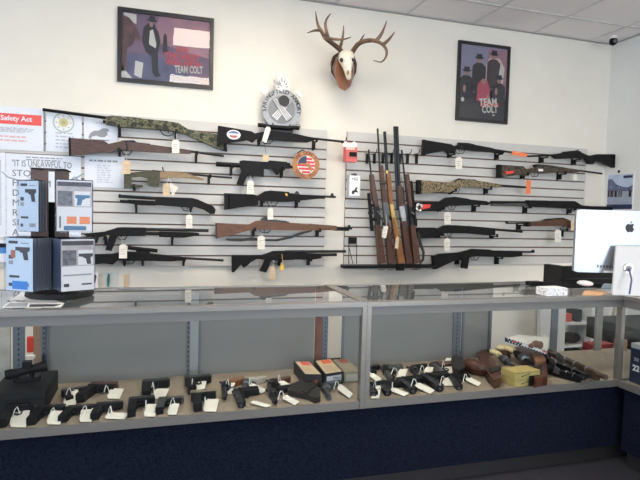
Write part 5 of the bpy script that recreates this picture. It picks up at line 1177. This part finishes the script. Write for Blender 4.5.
# ------------------------------------------------------------------ computer corner
iy = 2.075
SILV = mat('computer_silver', (.33, .36, .41), .30, .6, noise=.02, scale=4)
LW = mat('stand_silver', (.55, .55, .56), .35, .3)
r = root('desktop_computer', onz(618,293,Z1), 'silver all-in-one computer seen from behind, on the right counter', 'computer')
Rc = Vector((math.cos(YAW), -math.sin(YAW), 0)); Fc = Vector((math.sin(YAW), math.cos(YAW), 0))
def cpt(x, y, dz): # point on a plane facing the camera at depth dz
    d = ray(x, y); h = Vector((d.x, d.y, 0)).dot(Fc); return CAM+d*(dz/h)
D = 2.62
q = [cpt(577,209.4,D), cpt(700,213,D), cpt(698,279,D), cpt(575,272,D)]
mb = MB(); tl, bl_ = cpt(577,209.4,D), cpt(575.4,272,D); wv = Rc*.60; top = tl.z; bot = bl_.z
L0 = Vector((tl.x, tl.y, 0))
Q = []
for (u, v) in ((.02,0),(.58,0),(.60,.02),(.60,.98),(.58,1),(.02,1),(0,.98),(0,.02)):
    Q.append(L0+Rc*(u if u <= .60 else .6)+Vector((0,0,bot+(top-bot)*v)))
mb.ext(Q, Fc*.022, .007, 3).build('display_shell', SILV, r)
MB().ext([L0+Rc*u+Fc*.0225+Vector((0,0,bot+(top-bot)*v)) for u, v in ((.01,.02),(.59,.02),(.59,.98),(.01,.98))], Fc*.003).build('screen', BLK, r, False)
# rear emblem: apple outline
ac = cpt(630, 227.4, D)-Fc*.001
AP = [(0,.30),(-.18,.36),(-.36,.28),(-.46,.08),(-.44,-.16),(-.32,-.40),(-.18,-.50),(0,-.44),(.18,-.50),(.32,-.38),(.42,-.18),(.30,-.06),(.27,.08),(.31,.20),(.40,.28),(.24,.36)]
MB().ext([ac+Rc*x*.048+Vector((0,0,y*.048)) for x, y in AP], -Fc*.001).build('emblem', INK, r, False)
MB().ext([ac+Rc*x*.048+Vector((0,0,y*.048)) for x, y in ((0,.40),(.02,.54),(.14,.64),(.15,.50))], -Fc*.001).build('emblem_leaf', INK, r, False)
# neck and foot
n0, n1, n2, n3 = cpt(616.4,246,D-.03), cpt(652,246,D-.03), cpt(660,292,D-.10), cpt(612.6,292,D-.10)
n2.z = n3.z = Z1+.008
mbn = MB().ext([n0, n1, n2, n3], Fc*.012, .003); neck = mbn.build('stand', LW, r)
fa, fb = n3.copy(), n2.copy()
MB().ext([Vector((p.x,p.y,Z1+.001)) for p in (fa, fb, fb+Fc*.16, fa+Fc*.16)], (0, 0, .008), .002).build('stand_foot', LW, r)
hc = cpt(628.4, 268.6, D-.066)
R3 = Matrix.Translation(hc)
MB().tube([hc-Fc*.004, hc+Fc*.004], .024, 24).build('cable_hole_ring', STEEL, r); MB().tube([hc-Fc*.006, hc-Fc*.003], .015, 20).build('cable_hole', mat('hole_grey', (.2, .2, .22), .4), r)
MB().tube([hc-Fc*.004, cpt(630,272.6,D-.10), cpt(631.6,280,D-.13), cpt(630.4,288,D-.15), cpt(629.4,294,D-.16)], .0042, 8).build('power_cable', mat('cable_navy', (.05, .06, .14), .5), r)
for k in range(7):
    p = cpt(597+3*k, 267.4+.1*k, D)-Fc*.001; MB().ext([p, p+Rc*.007, p+Rc*.007+Vector((0,0,.012)), p+Vector((0,0,.012))], -Fc*.0008).build('port', PGR, r, False)
p = cpt(603.4, 272.6, D)-Fc*.001; MB().ext([p, p+Rc*.045, p+Rc*.045+Vector((0,0,.010)), p+Vector((0,0,.010))], -Fc*.0008).build('sticker', WHITE, r, False)
# printer behind
def topbox(name, lab, cat, x0_, x1_, yb, Y, dep, h, m, bev=.006, z=Z1+.001):
    a_ = ony(x0_, yb, Y); b_ = ony(x1_, yb, Y)
    o = MB().box((a_.x, Y, z), (b_.x, Y+dep, z+h), bev).build(name, m); return tag(o, lab, cat), a_.x, b_.x
r = root('printer', (2.35, 2.45, Z1), 'low black printer behind the computer, paper on top', 'printer')
xa = ony(543, 285, 2.50).x
MB().box((xa, 2.36, Z1+.001), (2.60, 2.50, Z1+.10), .006).build('body', CASEB, r); MB().box((xa+.02, 2.352, Z1+.03), (2.5, 2.362, Z1+.036)).build('slot', INK, r, False)
MB().box((xa+.03, 2.38, Z1+.101), (2.55, 2.49, Z1+.104)).build('paper', WHITE, r, False)
o, _, _ = topbox('telephone_handset', 'dark handset with keys at the back edge, left of the printer', 'telephone', 531.4, 543.4, 292, 2.33, .05, .022, BLK, .006)
r = root('patterned_box', onz(556,302,Z1), 'small white and grey patterned box on the counter glass', 'box')
a_ = ony(546,301,2.02); b_ = ony(567,301,2.02)
MB().box((a_.x, a_.y, Z1+.001), (b_.x, a_.y+.07, Z1+.036), .003).build('body', mat('patterned', (.30,.32,.35), .5, scale=90, ramp=[(0,(.36,.36,.38)),(.42,(.72,.72,.74)),(.6,(.5,.51,.54))]), r)
MB().box((a_.x+.004, a_.y+.004, Z1+.0362), (b_.x-.004, a_.y+.066, Z1+.038)).build('lid', WHITE, r, False)
r = root('keyboard', onz(574,290,Z1), 'dark keyboard in front of the printer', 'keyboard')
a_ = onz(553,288.6,Z1); kb = Vector((a_.x, 2.24, Z1+.001)); MB().box(kb, kb+Vector((.30, .10, .020)), .004).build('body', CASEB, r)
mb = MB()
for i in range(13):
    for j in range(4): mb.box(kb+Vector((.010+i*.0215, .010+j*.021, .020)), kb+Vector((.028+i*.0215, .027+j*.021, .024)))
o = mb.build('keys', POLY, r, False)
tag(MB().ell(onz(585,284.4,Z1+.03)+Vector((0,0,.006)), .030, .045, .014, 18).build('computer_mouse', WHITE), 'white computer mouse resting on the keyboard end', 'mouse')
tag(MB().ext([onz(x, y, Z1+.001) for x, y in ((582,295.4),(601,295.6),(611,292.4),(600,290.6),(584,291.4))], (0, 0, .004)).build('brown_envelope', mat('envelope', (.60, .36, .20), .6)), 'tan envelope on the counter glass beside the computer stand', 'envelope')
tag(MB().ext([onz(x, y, Z1+.001) for x, y in ((601,290),(612,290.4),(613,286),(604,285.6))], (0, 0, .012), .002).build('blue_notepad', mat('notepad_blue', (.35, .50, .62), .5)), 'pale blue notepad left of the computer stand', 'notepad')

# ------------------------------------------------------------------ calendar, camera
r = root('wall_calendar', (WX, 3.92, 1.28), 'photo calendar hanging on the right side wall above the computer', 'calendar')
yb, ya, zt, zb = 4.066, 3.765, 1.61, 1.285
MB().box((WX-.004, ya, zb), (WX, yb, zt)).build('sheet', WHITE, r, False)
def cq(nm, m, u0, u1, v0, v1, k): MB().box((WX-.004-.0006*k, yb-(yb-ya)*u1, zb+(zt-zb)*v0), (WX-.004, yb-(yb-ya)*u0, zb+(zt-zb)*v1)).build(nm, m, r, False)
cq('photo_sky', mat('photo_sky', (.50, .60, .78), .5, noise=.1, scale=8), .05, .97, .55, .97, 1); cq('photo_water', mat('photo_water', (.26, .31, .42), .5, col2=(.40, .45, .55), scale=30, stretch=(1, 1, 6)), .05, .97, .12, .55, 1)
mb = MB().ext([(WX-.0062, yb-(yb-ya)*u, zb+(zt-zb)*v) for u, v in ((.05,.5),(.05,.85),(.2,.86),(.38,.70),(.6,.62),(.8,.60),(.97,.66),(.97,.5))], (.001, 0, 0)); mb.build('photo_hills', mat('photo_hills', (.13, .15, .26), .5, noise=.4, scale=40), r, False)
rnd = random.Random(3)
for k in range(14):
    u = .08+rnd.random()*.5 if k < 11 else .82+rnd.random()*.12; mb = MB().ext([(WX-.0068, yb-(yb-ya)*(u+du), zb+(zt-zb)*(.34+dv)) for du, dv in ((-.02,0),(.02,0),(.025,.16),(0,.2),(-.025,.16))], (.0004, 0, 0)); mb.build('photo_figure', mat('photo_figures', (.10, .07, .09), .5, noise=.6, scale=60), r, False)
cq('photo_bottom', mat('calendar_navy', (.02, .03, .09), .5), .04, .98, .0, .13, 2); cq('photo_tag', mat('calendar_navy', (1,1,1)), .62, .95, .86, .93, 2)
MB().ell((WX-.008, 3.93, zt+.018), .008, .010, .014, 10).build('clip', BLK, r)
r = root('security_camera', onz(613, 40, H), 'small black dome camera at the ceiling corner', 'security camera')
c = Vector((3.90, 3.90, H)); c = onz(613.6, 36, H-.02); 
MB().tube([Vector((c.x,c.y,H-.022)), Vector((c.x,c.y,H-.047))], [.030, .026], 16).build('mount', WHITE, r)
MB().ell((c.x, c.y, H-.066), .034, .034, .036, 18).build('body', BLK, r); MB().tube([(c.x-.012,c.y-.026,H-.072),(c.x-.018,c.y-.038,H-.076)], .014, 14).build('lens', BLUE, r)

# ------------------------------------------------------------------ behind the counters
BKW = mat('bookcase_white', (.66, .66, .66), .5)
r = root('bookcase', (2.9, 3.7, 0), 'white open bookcase behind the right counter', 'bookcase')
by = 3.80
xA, xB, xC, xD = (ony(v, 335, by).x for v in (540.6, 553.6, 558, 566.6)); xE = ony(597, 335, by).x
zt = ony(560, 292, by).z
MB().box((xA, by, 0), (xB, by+.02, zt), .002).build('side_panel', BKW, r); MB().box((xC, by+.02, 0), (xD, by+.27, zt)).build('side_panel', BKW, r, False)
MB().box((xE-.05, by+.02, 0), (xE, by+.27, zt)).build('side_panel', BKW, r, False)
for py in (323.4, 346): z_ = ony(580, py, by).z; MB().box((xD, by+.03, z_-.018), (xE-.05, by+.27, z_)).build('shelf', BKW, r, False)
MB().box((xA, by, zt), (xD, by+.27, zt+.02)).build('top', BKW, r, False)
MB().tube([(xA+.04, by-.004, ony(545,337.5,by).z+0), (xA+.04, by-.012, ony(545,337.5,by).z)], .022, 18).build('round_knob', WHITE, r)
z_ = ony(580, 323.4, by).z
tag(MB().box((xD+.02, by+.08, z_), (xD+.12, by+.2, z_+.07), .008).build('red_package', mat('package_red', (.55, .08, .05), .5)), 'red package on the upper bookcase shelf', 'package')
tag(MB().box((xD+.15, by+.06, z_), (xE-.12, by+.22, z_+.11), .008).build('dark_box', CASEB), 'dark box on the upper bookcase shelf', 'box')
z_ = ony(580, 346, by).z
tag(MB().ell(((xD+xE)/2-.02, by+.12, z_+.050), .10, .075, .048, 16).build('black_pouch', CASEB), 'black soft pouch on the lower bookcase shelf', 'pouch')
for k in range(4):
    x_ = ony(606+k*6, 320, 3.79).x; h_ = .30
    mb = MB().box((0, 0, 0), (.032, .22, h_), .002, M=Matrix.Translation((x_, 3.79, ony(610, 326, 3.79).z)) @ Matrix.Rotation(math.radians(14), 4, 'Y'))
    tag(mb.build('binder', (BKW, mat('binder_cream', (.58, .52, .42), .6), BKW, mat('binder_brown', (.28, .18, .11), .6))[k]), ('white', 'cream', 'second white', 'brown')[k]+' leaning binder on the low cabinet behind the chair', 'binder', 'leaning binders')
r = root('low_cabinet', (3.6, 3.9, 0), 'low grey cabinet against the back wall behind the chair', 'cabinet')
cx0 = ony(601, 340, 4.0).x
zl = ony(610, 326, 3.79).z-.002
MB().box((cx0, 3.78, 0), (3.98, 4.05, zl), .004).build('body', mat('cabinet_grey', (.16, .15, .15), .5), r); MB().box((cx0+.02, 3.77, .05), ((cx0+3.98)/2-.01, 3.782, zl-.03), .003).build('door', mat('cabinet_door', (.20, .19, .19), .5), r); MB().box(((cx0+3.98)/2+.01, 3.77, .05), (3.96, 3.782, zl-.03), .003).build('door', MATS['cabinet_door'], r)
r = root('office_chair', ony(610, 345, 3.0), 'black padded office chair behind the right counter', 'chair')
sc = ony(640, 331.5, 3.0); 
MB().box(Vector((sc.x-.27, 2.78, sc.z-.075)), Vector((sc.x+.27, 3.22, sc.z+.075)), .065).build('seat', CASEB, r)
sx = ony(601, 350, 3.0).x
MB().tube([(sc.x-.20, 3.0, .09), (sc.x-.20, 3.0, sc.z-.07)], .026, 14).build('gas_post', GREY, r)
MB().tube([(sc.x-.20, 3.0, .06), (sc.x-.20, 3.0, .12)], .05, 16).build('hub', BLK, r)
for k in range(5):
    th = k*2*math.pi/5; e = Vector((sc.x-.20+.26*math.cos(th), 3.0+.26*math.sin(th), .06)); l = MB().tube([(sc.x-.20, 3.0, .10), e], [.022, .014], 8).build('leg', BLK, r); MB().ell(e+Vector((0,0,-.032)), .028, .028, .028, 10).build('caster', BLK, l)
zf = ony(606, 356, 2.62).z; zc = ony(606, 345, 2.62).z
r = root('red_bin', (2.6, 2.65, 0), 'dark red tub with plastic bags, seen through the right counter', 'tub')
xa, xb = ony(594.4,355,2.62).x, ony(616,355,2.62).x
MB().box((xa, 2.64, 0), (xb, 2.72, zc), .01).build('tub', mat('tub_red', (.24, .025, .025), .5), r); MB().box((xa-.005, 2.61, zf-.03), (xb+.005, 2.64, zf+.008), .012).build('red_bag', mat('bag_red', (.70, .14, .10), .5, noise=.4, scale=40), r)
MB().ell(((xa+xb)/2, 2.60, zf-.06), .05, .035, .035, 14).build('clear_bag', mat('bag_grey', (.33, .34, .38), .3, noise=.2, scale=40), r)
r2 = tag(MB().box((ony(618,360,2.56).x, 2.55, 0), (ony(625,360,2.56).x, 2.60, ony(620,340,2.56).z), .002).build('wooden_post', mat('post_wood', (.26, .16, .10), .6)), 'narrow wooden post behind the corner of the counters', 'post')
# behind left counter
tag(MB().box((ony(314,340,2.60).x, 2.57, 0), (ony(322,340,2.60).x, 2.59, Z1-.04), .002).build('wooden_board', mat('board_red', (.30, .14, .10), .5, noise=.2, scale=8)), 'upright reddish board in the gap of the left counter back', 'board')
r = root('cardboard_carton', (-.6, 3.0, 0), 'brown open carton with a red can behind the far left of the counter', 'carton')
xa, xb = ony(20,350,3.0).x, ony(48,350,3.0).x
MB().box((xa, 3.0, 0), (xb, 3.3, ony(30,385,3.0).z), .004).build('lower_box', mat('carton_brown', (.30, .22, .17), .7), r); MB().box((xa, 3.3, 0), (xb, 3.32, ony(30,322,3.0).z), .002).build('back_flap', MATS['carton_brown'], r)
MB().tube([(ony(28,350,3.05).x, 3.1, ony(28,352,3.1).z), (ony(28,350,3.05).x, 3.1, ony(28,337,3.1).z)], .016, 14).build('red_can', RED, r)
MB().box((ony(26,357,2.98).x, 2.96, ony(28,358,2.98).z), (ony(35,357,2.98).x, 2.985, ony(28,355.4,2.98).z)).build('white_label', WHITE, r, False)
tag(MB().box((-1.3, 2.7, .3), (ony(10,350,2.7).x, 2.72, .8), .002).build('grey_map_board', mat('map_board', (.36, .33, .28), .6, col2=(.48, .45, .40), scale=14)), 'mottled pale board behind the far left end of the counter', 'board')
